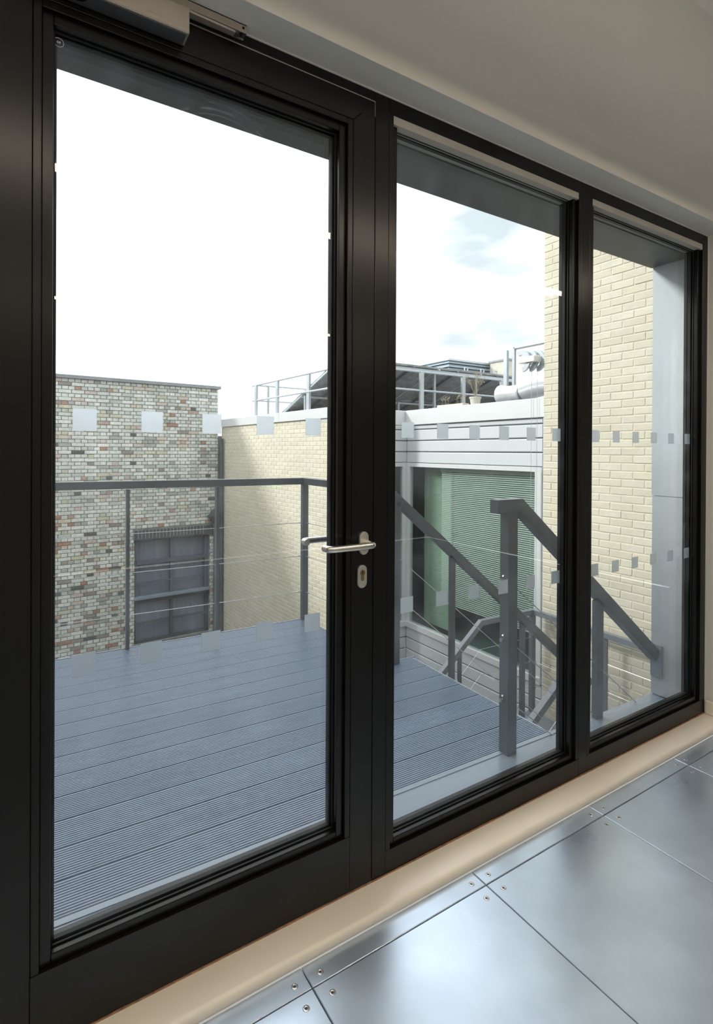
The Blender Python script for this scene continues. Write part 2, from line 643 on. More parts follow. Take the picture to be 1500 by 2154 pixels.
def place(name, me, parent, loc):
    o_ = bpy.data.objects.new(name, me)
    COL.objects.link(o_)
    o_.parent = parent
    o_.location = loc
    return o_


for ix in range(-8, 9):
    px = GX + 0.6 * ix
    if px < RX0 or px + 0.6 > RX1:
        continue
    p = place('floor_panel', PS, fl, (px, GY + 0.0005, 0.04))
    if -2 <= ix <= 4:
        for dx in (0.036, 0.564):
            place('screw', SC, p, (dx, 0.026, 0))
    for iy in range(8):
        py = GY - 0.6 * (iy + 1)
        p = place('floor_panel', PM, fl, (px, py, 0.04))
        if iy < 2 and -2 <= ix <= 4:
            for dx in (0.036, 0.564):
                for dy in (0.036, 0.564):
                    place('screw', SC, p, (dx, dy, 0))

# ================================================================== GLAZED SCREEN
FD = 0.072            # frame depth
BY0, BY1 = 0.012, 0.034   # glazing bead
win = thing('window_1', (1.41, 0.03, SILL), 'black aluminium glazed screen with two fixed panes right of the door', 'window', kind='structure')


def frame_box(name, x0, x1, z0, z1, y0=0.0, y1=FD, parent=None, bevel=0.0012):
    return MB().box(x0, x1, y0, y1, z0, z1).build(name, 'black_frame', parent or win, bevel=bevel, seg=1)


G = 0.017     # clip-in bead cover width
P2 = (0.993, 1.905, 0.100, 2.356)
P3 = (1.994, 2.885, 0.100, 2.356)
frame_box('frame_jamb', -0.112, -0.0395, SILL, HEAD)
frame_box('frame_mullion', 0.9255, 0.993 - G - 0.0007, SILL, HEAD)
frame_box('frame_mullion', 1.905 + G + 0.0007, 1.994 - G - 0.0007, SILL, HEAD)
frame_box('frame_jamb', 2.885 + G * 0.8, WIN_R - 0.0005, SILL, HEAD)
frame_box('frame_head', -0.0395, 0.9255, 2.3765, HEAD)
for (a, b, c, d) in (P2, P3):
    x0, x1 = a - G - 0.0007, b + G + 0.0007
    if b > 2.5:
        x1 = b + G * 0.8
    frame_box('frame_head', x0, x1, d + 0.0003, HEAD)
    frame_box('frame_sill', x0, x1, SILL, c - 0.0003)
    frame_box('bead_cover', a - G, a, c, d)
    frame_box('bead_cover', b, min(b + G, b + G * 0.8 - 0.0006) if b > 2.5 else b + G, c, d)


def glazing(parent, a, b, c, d, e, squares, name='glass_pane'):
    """recessed bead, gasket, two glass sheets; a..b, c..d is the clear opening; e the bead width"""
    mb = MB()
    for (x0, x1, z0, z1) in ((a, a + e, c, d), (b - e, b, c, d), (a + e, b - e, c, c + e), (a + e, b - e, d - e, d)):
        mb.box(x0, x1, BY0, BY1 + 0.001, z0, z1)
    mb.build('glazing_bead', 'black_frame', parent, bevel=0.002, seg=2)
    mb = MB()
    g = 0.004
    e2 = e + g
    for (x0, x1, z0, z1) in ((a + e * .5, a + e2, c + e * .5, d - e * .5), (b - e2, b - e * .5, c + e * .5, d - e * .5),
                             (a + e2, b - e2, c + e * .5, c + e2), (a + e2, b - e2, d - e2, d - e * .5)):
        mb.box(x0, x1, BY1 - 0.004, BY1 + 0.0008, z0, z1)
    mb.build('gasket', 'gasket', parent)
    # spacer bar between the two sheets
    mb = MB()
    for (x0, x1, z0, z1) in ((a, a + e2 + .004, c, d), (b - e2 - .004, b, c, d), (a + e2, b - e2, c, c + e2 + .003), (a + e2, b - e2, d - e2 - .003, d)):
        mb.box(x0, x1, BY1 + 0.0075, BY1 + 0.0205, z0, z1)
    mb.build('spacer_bar', 'gasket', parent)
    # outer rebate
    mb = MB()
    for (x0, x1, z0, z1) in ((a - .01, a + e, c - .01, d + .01), (b - e, b + .01, c - .01, d + .01), (a + e, b - e, c - .01, c + e), (a + e, b - e, d - e, d + .01)):
        mb.box(x0, x1, BY1 + 0.0285, FD + 0.004, z0, z1)
    mb.build('outer_bead', 'black_frame', parent)
    pane = None
    for k, y in enumerate((BY1 + 0.004, BY1 + 0.0245)):
        mb = MB()
        i = 0
        mb.face([(a + .004, y, c + .004), (b - .004, y, c + .004), (b - .004, y, d - .004), (a + .004, y, d - .004)])
        q = mb.build(name, 'pane_glass', parent)
        if k == 0:
            pane = q
    for (sx, sz) in squares:
        x1 = min(sx + 0.05, b - e - 0.001)
        mb = MB()
        mb.box(sx, x1, BY1 + 0.0016, BY1 + 0.0022, sz, sz + 0.05)
        mb.build('frosted_square', 'frosted_film', pane)
    return pane


ROWS = (0.808, 1.370)
glazing(win, *P2, 0.022, [(1.056 + 0.1480 * k, z) for z in ROWS for k in range(6)])
glazing(win, *P3, 0.024, [(2.050 + 0.1490 * k, z) for z in ROWS for k in range(6)])

# ------------------------------------------------------------------ door
door = thing('door_1', (0.443, 0.03, SILL), 'black aluminium framed glass door with steel lever handle', 'door', kind='structure')
DX0, DX1, DZ0, DZ1 = -0.0365, 0.9225, 0.0335, 2.3725
OX0, OX1, OZ0, OZ1 = 0.058, 0.829, 0.195, 2.278
a, b, c, d = OX0 - G - .0007, OX1 + G + .0007, OZ0, OZ1 + G + .0007


def leafpart(name, poly):
    return MB().prism(poly, lambda x, z: (x, -0.001, z), lambda x, z: (x, FD, z)).build(name, 'black_frame', door, bevel=0.0010, seg=1)


q = 0.0003
leafpart('stile', [(DX0, DZ0), (a, DZ0), (a, d), (DX0, DZ1)])
leafpart('stile', [(DX1, DZ0), (DX1, DZ1 - q), (b + q, d), (b, DZ0)])
leafpart('top_rail', [(DX0 + q, DZ1), (a, d + q), (b, d + q), (DX1 - q, DZ1)])
leafpart('bottom_rail', [(a + q, DZ0), (b - q, DZ0), (b - q, OZ0 - .0003), (a + q, OZ0 - .0003)])
frame_box('bead_cover', OX0 - G, OX0, OZ0, OZ1 + G, parent=door)
frame_box('bead_cover', OX1, OX1 + G, OZ0, OZ1 + G, parent=door)
frame_box('bead_cover', OX0, OX1, OZ1, OZ1 + G, parent=door)
# dark rebate behind the leaf edges
m = MB()
m.box(-0.0395, 0.9255, 0.02, 0.05, 2.3725, 2.3765)
m.box(0.9225, 0.9255, 0.02, 0.05, DZ0, 2.3725)
m.build('door_seal', 'dark_gap', door)
dpane = glazing(door, OX0, OX1, OZ0, OZ1, 0.0225, [(0.122 + 0.1477 * k, z) for z in ROWS for k in range(5)])
# etched maker's mark in the glass corner: a ring with a small stroke sign
m = MB()
cx, cz, yy = 0.0915, 2.236, BY1 + 0.0030
n = 22
for k in range(n):
    a0, a1 = 2 * math.pi * k / n, 2 * math.pi * (k + 1) / n
    for r0, r1 in ((0.0093, 0.0104),):
        m.face([(cx + r0 * math.cos(a0), yy, cz + r0 * math.sin(a0)), (cx + r1 * math.cos(a0), yy, cz + r1 * math.sin(a0)),
                (cx + r1 * math.cos(a1), yy, cz + r1 * math.sin(a1)), (cx + r0 * math.cos(a1), yy, cz + r0 * math.sin(a1))])
for (x0, z0, x1, z1) in ((-.004, -.001, .004, .002), (-.002, -.004, -.001, .004), (.0015, -.004, .0025, .004)):
    m.face([(cx + x0, yy, cz + z0), (cx + x1, yy, cz + z0 + .001), (cx + x1, yy, cz + z1), (cx + x0, yy, cz + z1 - .001)])
m.build('etched_mark', 'etch', dpane)

# faint wiped arcs on the glass near the top
sm = bpy.data.materials.new('smear')
sm.use_nodes = True
st2 = sm.node_tree
st2.nodes.clear()
so = st2.nodes.new('ShaderNodeOutputMaterial')
s1 = st2.nodes.new('ShaderNodeBsdfTransparent')
s2 = st2.nodes.new('ShaderNodeBsdfTranslucent')
s2.inputs['Color'].default_value = (0.8, 0.86, 0.95, 1)
s3 = st2.nodes.new('ShaderNodeMixShader')
s4 = st2.nodes.new('ShaderNodeTexNoise')
s4.inputs['Scale'].default_value = 45
s5 = st2.nodes.new('ShaderNodeMapRange')
s5.inputs[1].default_value = 0.4
s5.inputs[2].default_value = 0.7
s5.inputs[3].default_value = 0.0
s5.inputs[4].default_value = 0.16
s6 = st2.nodes.new('ShaderNodeTexCoord')
st2.links.new(s6.outputs['Object'], s4.inputs['Vector'])
st2.links.new(s4.outputs['Fac'], s5.inputs[0])
st2.links.new(s5.outputs[0], s3.inputs[0])
st2.links.new(s1.outputs[0], s3.inputs[1])
st2.links.new(s2.outputs[0], s3.inputs[2])
st2.links.new(s3.outputs[0], so.inputs['Surface'])
MATS['smear'] = sm
m = MB()
for (r0, w_, a0, a1) in ((0.20, .006, 50, 128), (0.185, .004, 40, 120), (0.17, .007, 55, 112), (0.215, .003, 58, 100), (0.155, .004, 30, 95)):
    n = 18
    for k in range(n):
        t0, t1 = R(a0 + (a1 - a0) * k / n), R(a0 + (a1 - a0) * (k + 1) / n)
        m.face([(0.47 + r0 * math.cos(t_), BY1 + 0.0034, 2.012 + r_ * math.sin(t_)) for (t_, r_) in ((t0, r0), (t1, r0), (t1, r0 - w_), (t0, r0 - w_))])
m.build('wiped_smear', 'smear', dpane)

# lever handles inside and outside
HX, HZ = 0.8865, 1.0545


def oval(mb, cx, cz, w, h, y0, y1, n=10):
    poly = []
    r = w / 2
    for k in range(n + 1):
        t_ = math.pi * k / n
        poly.append((cx + r * math.cos(t_), cz + h / 2 - r + r * math.sin(t_)))
    for k in range(n + 1):
        t_ = math.pi + math.pi * k / n
        poly.append((cx + r * math.cos(t_), cz - h / 2 + r + r * math.sin(t_)))
    return mb.prism(poly, lambda x, z: (x, y0, z), lambda x, z: (x, y1, z))


def lever(mb, sgn, y0, x_in, x_out, z, reach, ret, r=0.0098):
    path = [(x_in, y0, z)]
    rb = 0.018
    c1 = (x_in - rb, y0 + sgn * (reach - rb))
    path.append((x_in, y0 + sgn * (reach - rb), z))
    for k in range(1, 8):
        t_ = R(90 * k / 7)
        path.append((x_in - rb + rb * math.cos(t_), y0 + sgn * (reach - rb + rb * math.sin(t_)), z))
    for k in range(0, 8):
        t_ = R(90 * k / 7)
        path.append((x_out + rb - rb * math.sin(t_), y0 + sgn * (reach - rb + rb * math.cos(t_)), z))
    path.append((x_out, y0 + sgn * (reach - ret), z))
    return mb.tube(path, r, 16)


o = oval(MB(), HX, HZ, 0.031, 0.068, -0.0095, -0.001).build('handle_rose', 'stainless_plate', door, bevel=0.0015)
h = lever(MB(), -1, -0.004, HX + 0.0035, 0.741, HZ + 0.001, 0.056, 0.032).build('lever_handle', 'stainless', door)
smooth_by_angle(h, 50)
o = oval(MB(), HX, HZ, 0.031, 0.068, FD, FD + 0.009).build('handle_rose', 'stainless_plate', door, bevel=0.0015)
h = lever(MB(), 1, FD + 0.003, HX + 0.0035, 0.752, HZ - 0.002, 0.056, 0.034).build('lever_handle', 'stainless', door)
smooth_by_angle(h, 50)
EX, EZ = 0.8805, 0.9565
esc = oval(MB(), EX, EZ, 0.0315, 0.068, -0.0095, -0.001).build('lock_escutcheon', 'stainless_plate', door, bevel=0.0015)
m = MB()
oval(m, EX, EZ + 0.004, 0.0105, 0.033, -0.0102, -0.004)
poly = [(EX + 0.0085 * math.cos(2 * math.pi * k / 18), EZ + 0.011 + 0.0085 * math.sin(2 * math.pi * k / 18)) for k in range(18)]
m.prism(poly, lambda x, z: (x, -0.0108, z), lambda x, z: (x, -0.004, z))
m.build('lock_cylinder', 'brass', esc)
MB().box(EX - 0.0012, EX + 0.0012, -0.0112, -0.0105, EZ + 0.007, EZ + 0.0175).build('keyway', 'dark_gap', esc)
oval(MB(), EX, EZ, 0.0315, 0.068, FD, FD + 0.009).build('lock_escutcheon', 'stainless_plate', door, bevel=0.0015)

# ------------------------------------------------------------------ door closer
cl = thing('door_closer', (0.12, -0.02, 2.311), 'silver surface-mounted overhead closer box with slide rail at top of door', 'door closer')
poly = [(-0.0015, 2.311), (-0.046, 2.311), (-0.048, 2.3135), (-0.048, 2.3705), (-0.046, 2.3722), (-0.0015, 2.3722)]
body = MB().prism(poly, lambda y, z: (-0.13, y, z), lambda y, z: (0.3575 + 0.0 * y, y, z)).build('closer_body', 'closer_grey', cl, bevel=0.0012)
MB().box(0.3576, 0.3582, -0.044, -0.004, 2.314, 2.370).build('end_cap', 'closer_dark', body)
MB().box(-0.128, 0.352, -0.0445, -0.003, 2.3085, 2.3112).build('base_cover', 'closer_dark', body, bevel=0.001)
poly = [(0.120 + 0.021 * math.cos(2 * math.pi * k / 24), -0.028 + 0.014 * math.sin(2 * math.pi * k / 24)) for k in range(24)]
MB().prism(poly, lambda x, y: (x, y, 2.3078), lambda x, y: (x, y, 2.3086)).build('valve_plug', 'dark_gap', body)
MB().box(0.262, 0.298, -0.0486, -0.0479, 2.325, 2.333).build('maker_plate', 'closer_grey', body, bevel=0.0003)
tr_ = MB()
tr_.box(-0.10, 0.507, -0.030, -0.0265, 2.3845, 2.4055)
tr_.box(-0.10, 0.507, -0.030, -0.0005, 2.4020, 2.4055)
tr_.box(-0.10, 0.507, -0.006, -0.0005, 2.3845, 2.4020)
track = tr_.build('slide_rail', 'closer_grey', cl, bevel=0.0008)
MB().box(0.4985, 0.5068, -0.0262, -0.0062, 2.386, 2.4018).build('rail_end_block', 'closer_dark', track)
poly = [(0.4975 + 0.0033 * math.cos(2 * math.pi * k / 12), 2.3955 + 0.0033 * math.sin(2 * math.pi * k / 12)) for k in range(12)]
MB().prism(poly, lambda x, z: (x, -0.0304, z), lambda x, z: (x, -0.0299, z)).build('rail_screw', 'dark_gap', track)
arm = MB().hexa([(0.13, -0.036, 2.3765), (0.478, -0.030, 2.3765), (0.478, -0.012, 2.3765), (0.13, -0.016, 2.3765),
                 (0.13, -0.036, 2.3825), (0.478, -0.030, 2.3825), (0.478, -0.012, 2.3825), (0.13, -0.016, 2.3825)])
arm = arm.build('closer_arm', 'closer_grey', cl, bevel=0.002)
MB().tube([(0.482, -0.02, 2.377), (0.482, -0.02, 2.392)], 0.0075, 14).build('slide_pin', 'closer_dark', arm)
MB().tube([(0.12, -0.026, 2.3715), (0.12, -0.026, 2.384)], 0.012, 16).build('arm_spindle', 'closer_dark', arm)

# ------------------------------------------------------------------ pendant lamps in the room
for k, (ly, lab) in enumerate(((-0.985, 'long slim pendant lamp hanging near the glazing, mirrored in the panes'),
                               (-3.05, 'long slim pendant lamp hanging deeper in the room'))):
    lp = thing('pendant_lamp', (0.2, ly, 2.415), lab, 'lamp', group='pendant lamps of the room')
    x0, x1 = -2.9, 3.28
    m = MB()
    m.box(x0, x1, ly - 0.20, ly + 0.20, 2.424, 2.428)  # wide plate, shaped to cut the lamp light to a band on the wall
    m.box(x0, x1, ly - 0.036, ly - 0.032, 2.428, 2.475)
    m.box(x0, x1, ly + 0.032, ly + 0.036, 2.428, 2.475)
    m.box(x0 - 0.003, x0, ly - 0.036, ly + 0.036, 2.428, 2.475)
    m.box(x1, x1 + 0.003, ly - 0.036, ly + 0.036, 2.428, 2.475)
    m.build('lamp_housing', 'white_render', lp)
    MB().box(x0 + .01, x1 - .01, ly - 0.026, ly + 0.026, 2.415, 2.4238).build('diffuser', 'lamp_diffuser', lp)
    MB().box(x0, x1, ly - 0.030, ly + 0.030, 2.462, 2.466).build('added_fill_panel', 'added_fill', lp)  # added upward glow, unseen, that lifts the room's ambient light
    for xs in (x0 + 0.5, 0.2, x1 - 0.5):
        MB().tube([(xs, ly, 2.466), (xs, ly, CEIL)], 0.0015, 6).build('suspension_wire', 'cable_steel', lp)

# ================================================================== OUR BUILDING OUTSIDE
m = MB()
m.box(-8, 14, 0.002, 0.278, 2.331, 7.5)
m.box(-8, WIN_L - 0.01, 0.002, 0.278, -3.6, 2.331)
m.box(WIN_R + 0.0, 14, 0.002, 0.24, -3.6, 2.331)
m.box(WIN_R + 0.0, 3.3, 0.002, 0.262, 0.0, 2.331)
m.box(WIN_L - 0.01, WIN_R, 0.002, 0.25, -3.6, -0.02)
struct('wall_outer', m, 'render_grey', 'grey outer wall of the building around the glazed screen', 'wall')
struct('trim_4', MB().box(WIN_L - 0.01, WIN_R, FD + 0.004, 0.281, 2.325, 2.3315), 'soffit_panel',
       'dark metal soffit panel over the outside of the glazing', 'trim')
m = MB()
m.box(WIN_R - 0.004, WIN_R + 0.006, FD + 0.002, 0.272, 1.0965, 2.325)
m.box(WIN_R - 0.004, WIN_R + 0.006, FD + 0.002, 0.268, 0.03, 1.0935)
struct('trim_5', m, 'jamb_panel', 'pale grey metal lining of the right outer window reveal, in two lengths', 'trim')
m = MB()
xa_, xb_ = WIN_L - 0.01, WIN_R - 0.004
m.hexa([(xa_, FD + .003, .018), (xb_, FD + .003, .018), (xb_, .268, .018), (xa_, .334, .018), (xa_, FD + .003, .026), (xb_, FD + .003, .026), (xb_, .268, .026), (xa_, .334, .026)])
m.hexa([(xa_, .328, -.06), (xb_, .262, -.06), (xb_, .268, -.06), (xa_, .334, -.06), (xa_, .328, .018), (xb_, .262, .018), (xb_, .268, .018), (xa_, .334, .018)])
m.hexa([(WIN_L, FD - 0.002, 0.03), (WIN_R - .004, FD - 0.002, 0.03), (WIN_R - .004, FD + 0.022, 0.026), (WIN_L, FD + 0.022, 0.026),
        (WIN_L, FD - 0.002, 0.075), (WIN_R - .004, FD - 0.002, 0.075), (WIN_R - .004, FD + 0.022, 0.030), (WIN_L, FD + 0.022, 0.030)])
struct('trim_6', m, 'flashing', 'smooth grey metal sill flashing outside the glazing', 'trim')

# unseen wing assumed left of the deck, sized to throw the shade it lies in
struct('wall_wing', MB().box(-2.2, -1.5, 0.278, 9.4, -3.6, 4.15), 'render_grey',
       'assumed side wing wall left of the deck, unseen outside the frame, put there to shade it', 'wall')
struct('ground', MB().box(-14, 30, 0.0, 30, -3.8, -3.6), 'ground', 'dark paved courtyard ground far below the deck', 'ground')

# ================================================================== DECK (turned 1.7 degrees to the glazing)
DA = R(-1.7)
DO = (0.08, 0.355, 0.0)
ZD = 0.03
deck = thing('deck', (DO[0], DO[1], 0.0), 'raised terrace deck of ribbed grey composite boards', 'deck', rz=DA, kind='structure')


def board_mesh(x0, x1, w=0.1420):
    nr = 12
    prof_ = []
    e0 = 0.004
    pitch = (w - 2 * e0) / nr
    pts = [(0, -0.022), (0, -0.0012), (0.0012, 0)]
    for k in range(nr):
        y = e0 + k * pitch
        pts += [(y + pitch * 0.12, 0), (y + pitch * 0.20, -0.0042), (y + pitch * 0.56, -0.0042), (y + pitch * 0.64, 0)]
    pts += [(w - 0.0012, 0), (w, -0.0012), (w, -0.022)]
    mb = MB()
    mb.prism(pts, lambda y, z: (x0, y, z), lambda y, z: (x1, y, z))
    me = bpy.data.meshes.new('deck_board')
    me.from_pydata([tuple(p) for p in mb.v], [], mb.f)
    b2 = bmesh.new()
    b2.from_mesh(me)
    bmesh.ops.recalc_face_normals(b2, faces=b2.faces)
    b2.to_mesh(me)
    b2.free()
    me.materials.append(MATS['deck_board'])
    return me


DBL = board_mesh(-1.4, 2.03)
DBS = board_mesh(-1.4, 1.80)
PITCH_B = 0.1505
for k in range(14):
    y0 = 0.0025 + PITCH_B * k
    place('deck_board', DBL if y0 < 1.0 else DBS, deck, (0, y0, ZD))
m = MB()
for y in (0.1, 0.7, 1.3, 1.95):
    m.box(-1.38, 1.75 if y > 1.0 else 1.98, y, y + 0.05, -0.16, -0.013)
m.build('joist', 'rail_grey', deck, space='local')
MB().box(-1.39, 2.02, 0.0, 1.06, -0.012, 0.0).build('gap_shade_sheet', 'dark_gap', deck, space='local')  # near-black sheets added under the boards so the gaps look shaded
MB().box(-1.39, 1.79, 1.06, 2.10, -0.012, 0.0).build('gap_shade_sheet', 'dark_gap', deck, space='local')
m = MB()
m.box(-1.4, 1.83, 2.112, 2.122, -0.18, 0.031)
m.box(1.802, 1.812, 1.062, 2.112, -0.18, 0.031)
m.build('edge_trim', 'flashing', deck, space='local')
m = MB()
m.box(1.805, 2.055, 1.052, 1.062, -0.18, 0.031)
m.box(2.033, 2.043, -0.03, 1.05, -0.18, 0.028)
m.box(-1.4, 2.10, -0.024, -0.0015, -0.06, 0.029)
m.build('edge_trim', 'flashing', deck, space='local')
m = MB()
m.box(-1.4, 1.8, 2.02, 2.10, -0.35, -0.16)
m.box(1.70, 1.80, 0.0, 2.10, -0.35, -0.16)
m.build('edge_beam', 'rail_grey', deck, space='local')


# ------------------------------------------------------------------ railings
def fitting(mb, p, d, l=0.035, r=0.004):
    p = Vector(p)
    d = Vector(d).normalized()
    mb.tube([p, p + d * l], r, 8)


RT = 1.095     # rail centre line (top 1.12)
rl = thing('terrace_railing', (DO[0], DO[1], ZD), 'dark grey steel terrace railing with thin cables along the far deck edge', 'railing', rz=DA)
RM = WM[rl]


def loc_z(o_z):
    return o_z - ZD


YF = 2.100
XE = 1.782
MB().sweep([(-1.38, YF, RT + 0.012 - ZD), (XE, YF, RT - ZD), (XE, 1.025, RT - ZD)], 0.05, 0.05).build('top_rail', 'rail_grey', rl, space='local', bevel=0.003, seg=2)
for xp in (-1.25, -0.66, -0.07, 0.512, 1.10):
    p = MB()
    p.box(xp - 0.010, xp + 0.010, YF - 0.025, YF + 0.025, 0, RT - 0.025 - ZD)
    p.build('post', 'rail_grey', rl, space='local', bevel=0.002)
p = MB()
p.box(XE - 0.023, XE + 0.023, YF - 0.023, YF + 0.023, 0, RT - 0.025 - ZD)
p.build('corner_post', 'rail_grey', rl, space='local', bevel=0.003)
for zc in (0.775, 0.520, 0.245):
    zz = zc - ZD
    MB().tube([(-1.38, YF, zz + 0.008), (XE - 0.02, YF, zz)], 0.0026, 6).build('cable', 'cable_steel', rl, space='local')
    m = MB()
    fitting(m, (XE - 0.02, YF, zz), (-1, 0, 0), 0.06)
    fitting(m, (XE, YF - 0.02, zz), (0, -1, 0), 0.06)
    m.build('cable_fitting', 'cable_steel', rl, space='local')
    MB().tube([(XE, YF - 0.02, zz), (1.86, 1.06, zz)], 0.0026, 6).build('cable', 'cable_steel', rl, space='local')

SL = 0.815     # slope of the flights
LAND = -1.456
X_TOP = 2.03
stair = thing('stair', (DO[0], DO[1], -3.6), 'grey steel outdoor stair going down from the deck with a half landing', 'stair', rz=DA)
ZS = 3.6


def sbox(mb, x0, x1, y0, y1, z0, z1):
    return mb.box(x0, x1, y0, y1, z0 + ZS, z1 + ZS)


RISE = (ZD - LAND) / 8
GO = RISE / SL
for k in range(1, 8):
    xs = 2.045 + GO * (k - 1)
    zt = ZD - RISE * k
    sbox(MB(), xs, xs + GO + 0.02, 0.045, 0.985, zt - 0.035, zt).build('tread', 'tread_steel', stair, space='local', bevel=0.002, seg=1)
XL0 = 2.045 + GO * 7
for yy in (0.038, 0.995):
    m = MB()
    m.hexa([(2.05, yy - .006, ZD - .22 + ZS), (XL0 + .1, yy - .006, LAND - .22 + ZS), (XL0 + .1, yy + .006, LAND - .22 + ZS), (2.05, yy + .006, ZD - .22 + ZS),
            (2.05, yy - .006, ZD - .03 + ZS), (XL0 + .1, yy - .006, LAND + .04 + ZS), (XL0 + .1, yy + .006, LAND + .04 + ZS), (2.05, yy + .006, ZD - .03 + ZS)])
    m.build('stringer', 'rail_grey', stair, space='local')
sbox(MB(), XL0, 4.62, 0.05, 2.36, LAND - 0.05, LAND).build('landing', 'tread_steel', stair, space='local', bevel=0.002, seg=1)
for k in range(1, 12):
    xs = XL0 + 0.10 - GO * k
    zt = LAND - RISE * k
    sbox(MB(), xs - 0.02, xs + GO, 1.26, 2.28, zt - 0.035, zt).build('tread', 'tread_steel', stair, space='local', bevel=0.002, seg=1)
for yy in (1.245, 2.295):
    m = MB()
    xa, xb = XL0 + 0.1, XL0 + 0.1 - GO * 11
    za, zb = LAND, LAND - RISE * 11
    m.hexa([(xb, yy - .006, zb - .2 + ZS), (xa, yy - .006, za - .2 + ZS), (xa, yy + .006, za - .2 + ZS), (xb, yy + .006, zb - .2 + ZS),
            (xb, yy - .006, zb + .04 + ZS), (xa, yy - .006, za + .04 + ZS), (xa, yy + .006, za + .04 + ZS), (xb, yy + .006, zb + .04 + ZS)])
    m.build('stringer', 'rail_grey', stair, space='local')

CAB = (0.345, 0.59, 0.86)    # cable distances below the rail


def slope_rail(name, label, y, path, posts, cables, w=0.05, h=0.058, rail_mat='rail_grey', fit=True):
    t_ = thing(name, tuple(Matrix.Translation(Vector(DO)) @ Matrix.Rotation(DA, 4, 'Z') @ Vector((path[0][0], y, min(p[2] for p in posts)))), label, 'railing', rz=DA)
    ox, oz = path[0][0], min(p[2] for p in posts)
    lp_ = [(x - ox, yy - y, z - oz) for (x, yy, z) in path]
    MB().sweep(lp_, w, h).build('top_rail', rail_mat, t_, space='local', bevel=0.003, seg=2)
    for (x, yy, z0, z1, wx, wy) in posts:
        MB().box(x - ox - wx / 2, x - ox + wx / 2, yy - y - wy / 2, yy - y + wy / 2, z0 - oz, z1 - oz).build('post', 'rail_grey', t_, space='local', bevel=0.002)
    for c_ in cables:
        MB().tube([(x - ox, yy - y, z - oz) for (x, yy, z) in c_], 0.0022, 6).build('cable', 'cable_steel', t_, space='local')
        if fit:
            m_ = MB()
            a_, b_ = Vector(c_[0]), Vector(c_[1])
            dd = (b_ - a_).normalized()
            o_ = Vector((ox, y, oz))
            m_.tube([a_ - o_ - dd * 0.03, a_ - o_ + dd * 0.03], 0.0045, 8)
            m_.build('cable_fitting', 'cable_steel', t_, space='local')
    return t_


# far side of the upper flight
def zA(x):
    return RT + 0.01 - SL * (x - 1.80)


YA = 1.025
slope_rail('stair_railing', 'dark grey sloping stair railing on the far side of the upper flight', YA,
           [(1.809, YA, zA(1.809)), (3.75, YA, zA(3.75))],
           [(1.882, YA, ZD, zA(1.882) - .02, 0.045, 0.05), (2.336, YA, ZD - SL * 0.3 - .25, zA(2.336) - .03, 0.044, 0.02),
            (2.995, YA, ZD - SL * 1.0 - .2, zA(2.995) - .03, 0.044, 0.02), (3.70, YA, LAND, zA(3.70) - .03, 0.05, 0.05)],
           [[(1.90, YA, zA(1.90) - dz), (3.68, YA, zA(3.68) - dz)] for dz in CAB])


# near side of the upper flight, post on the flashing
def zB(x):
    return RT - SL * (x - 1.795)


YB = -0.026
tB = slope_rail('stair_railing', 'dark grey sloping stair railing close to the glazing, its end post on the sill flashing', YB,
                [(1.656, YB, RT), (1.795, YB, RT), (2.842, YB, zB(2.842))],
                [(1.746, YB, ZD - 0.004, RT - .02, 0.056, 0.05), (2.360, YB, -0.45, zB(2.360) - .03, 0.05, 0.03)],
                [[(1.735, YB, zB(1.80) - dz + 0.03), (2.82, YB, zB(2.82) - dz)] for dz in (0.345, 0.60, 0.86)])
m = MB()
m.box(2.842 - 1.656, 2.850 - 1.656, -0.04, 0.022, 0.13 + 0.45, 0.30 + 0.45)
m.build('end_plate', 'flashing', tB, space='local')
for dz in (0.345, 0.60, 0.86):
    zz = zB(1.80) - dz + 0.03 + 0.45
    MB().tube([(1.716 - 1.656, -0.0, zz), (1.70 - 1.656, -0.0, zz)], 0.008, 10).build('cable_nut', 'cable_steel', tB, space='local')

# outer guard round the landing and down the lower flight
YC, XC = 2.330, 4.60
ZC = -0.356 - 0.028


def zC(x):
    return ZC - SL * (3.845 - x)


slope_rail('landing_railing', 'grey guard rail, lightened as if lit by the sky, bending round the stair half landing below the green window', YC,
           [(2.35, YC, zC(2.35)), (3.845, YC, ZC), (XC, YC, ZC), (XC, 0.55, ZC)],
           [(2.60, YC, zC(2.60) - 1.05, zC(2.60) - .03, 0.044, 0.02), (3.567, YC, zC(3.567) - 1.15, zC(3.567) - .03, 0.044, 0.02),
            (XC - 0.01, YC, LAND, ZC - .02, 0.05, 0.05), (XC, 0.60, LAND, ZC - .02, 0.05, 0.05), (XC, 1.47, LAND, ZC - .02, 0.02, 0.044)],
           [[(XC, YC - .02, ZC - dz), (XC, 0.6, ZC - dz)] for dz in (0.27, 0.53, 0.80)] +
           [[(XC - .02, YC, ZC - dz), (3.845, YC, ZC - dz), (2.5, YC, zC(2.5) - dz)] for dz in (0.27, 0.53, 0.80)], h=0.055, rail_mat='rail_grey_skylit')


def zD_(x):
    return -0.44 - 0.72 * (3.72 - x)


YI = 1.19
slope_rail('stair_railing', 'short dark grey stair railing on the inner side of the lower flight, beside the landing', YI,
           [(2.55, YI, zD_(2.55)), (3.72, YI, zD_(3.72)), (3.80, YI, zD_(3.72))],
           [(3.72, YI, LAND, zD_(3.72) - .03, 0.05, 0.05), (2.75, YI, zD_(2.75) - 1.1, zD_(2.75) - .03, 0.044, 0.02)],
           [[(3.70, YI, zD_(3.70) - dz), (2.6, YI, zD_(2.6) - dz)] for dz in (0.27, 0.53, 0.80)], w=0.055, h=0.06, rail_mat='rail_grey_skylit')

# ================================================================== BRICK WORK
ZG = -3.6


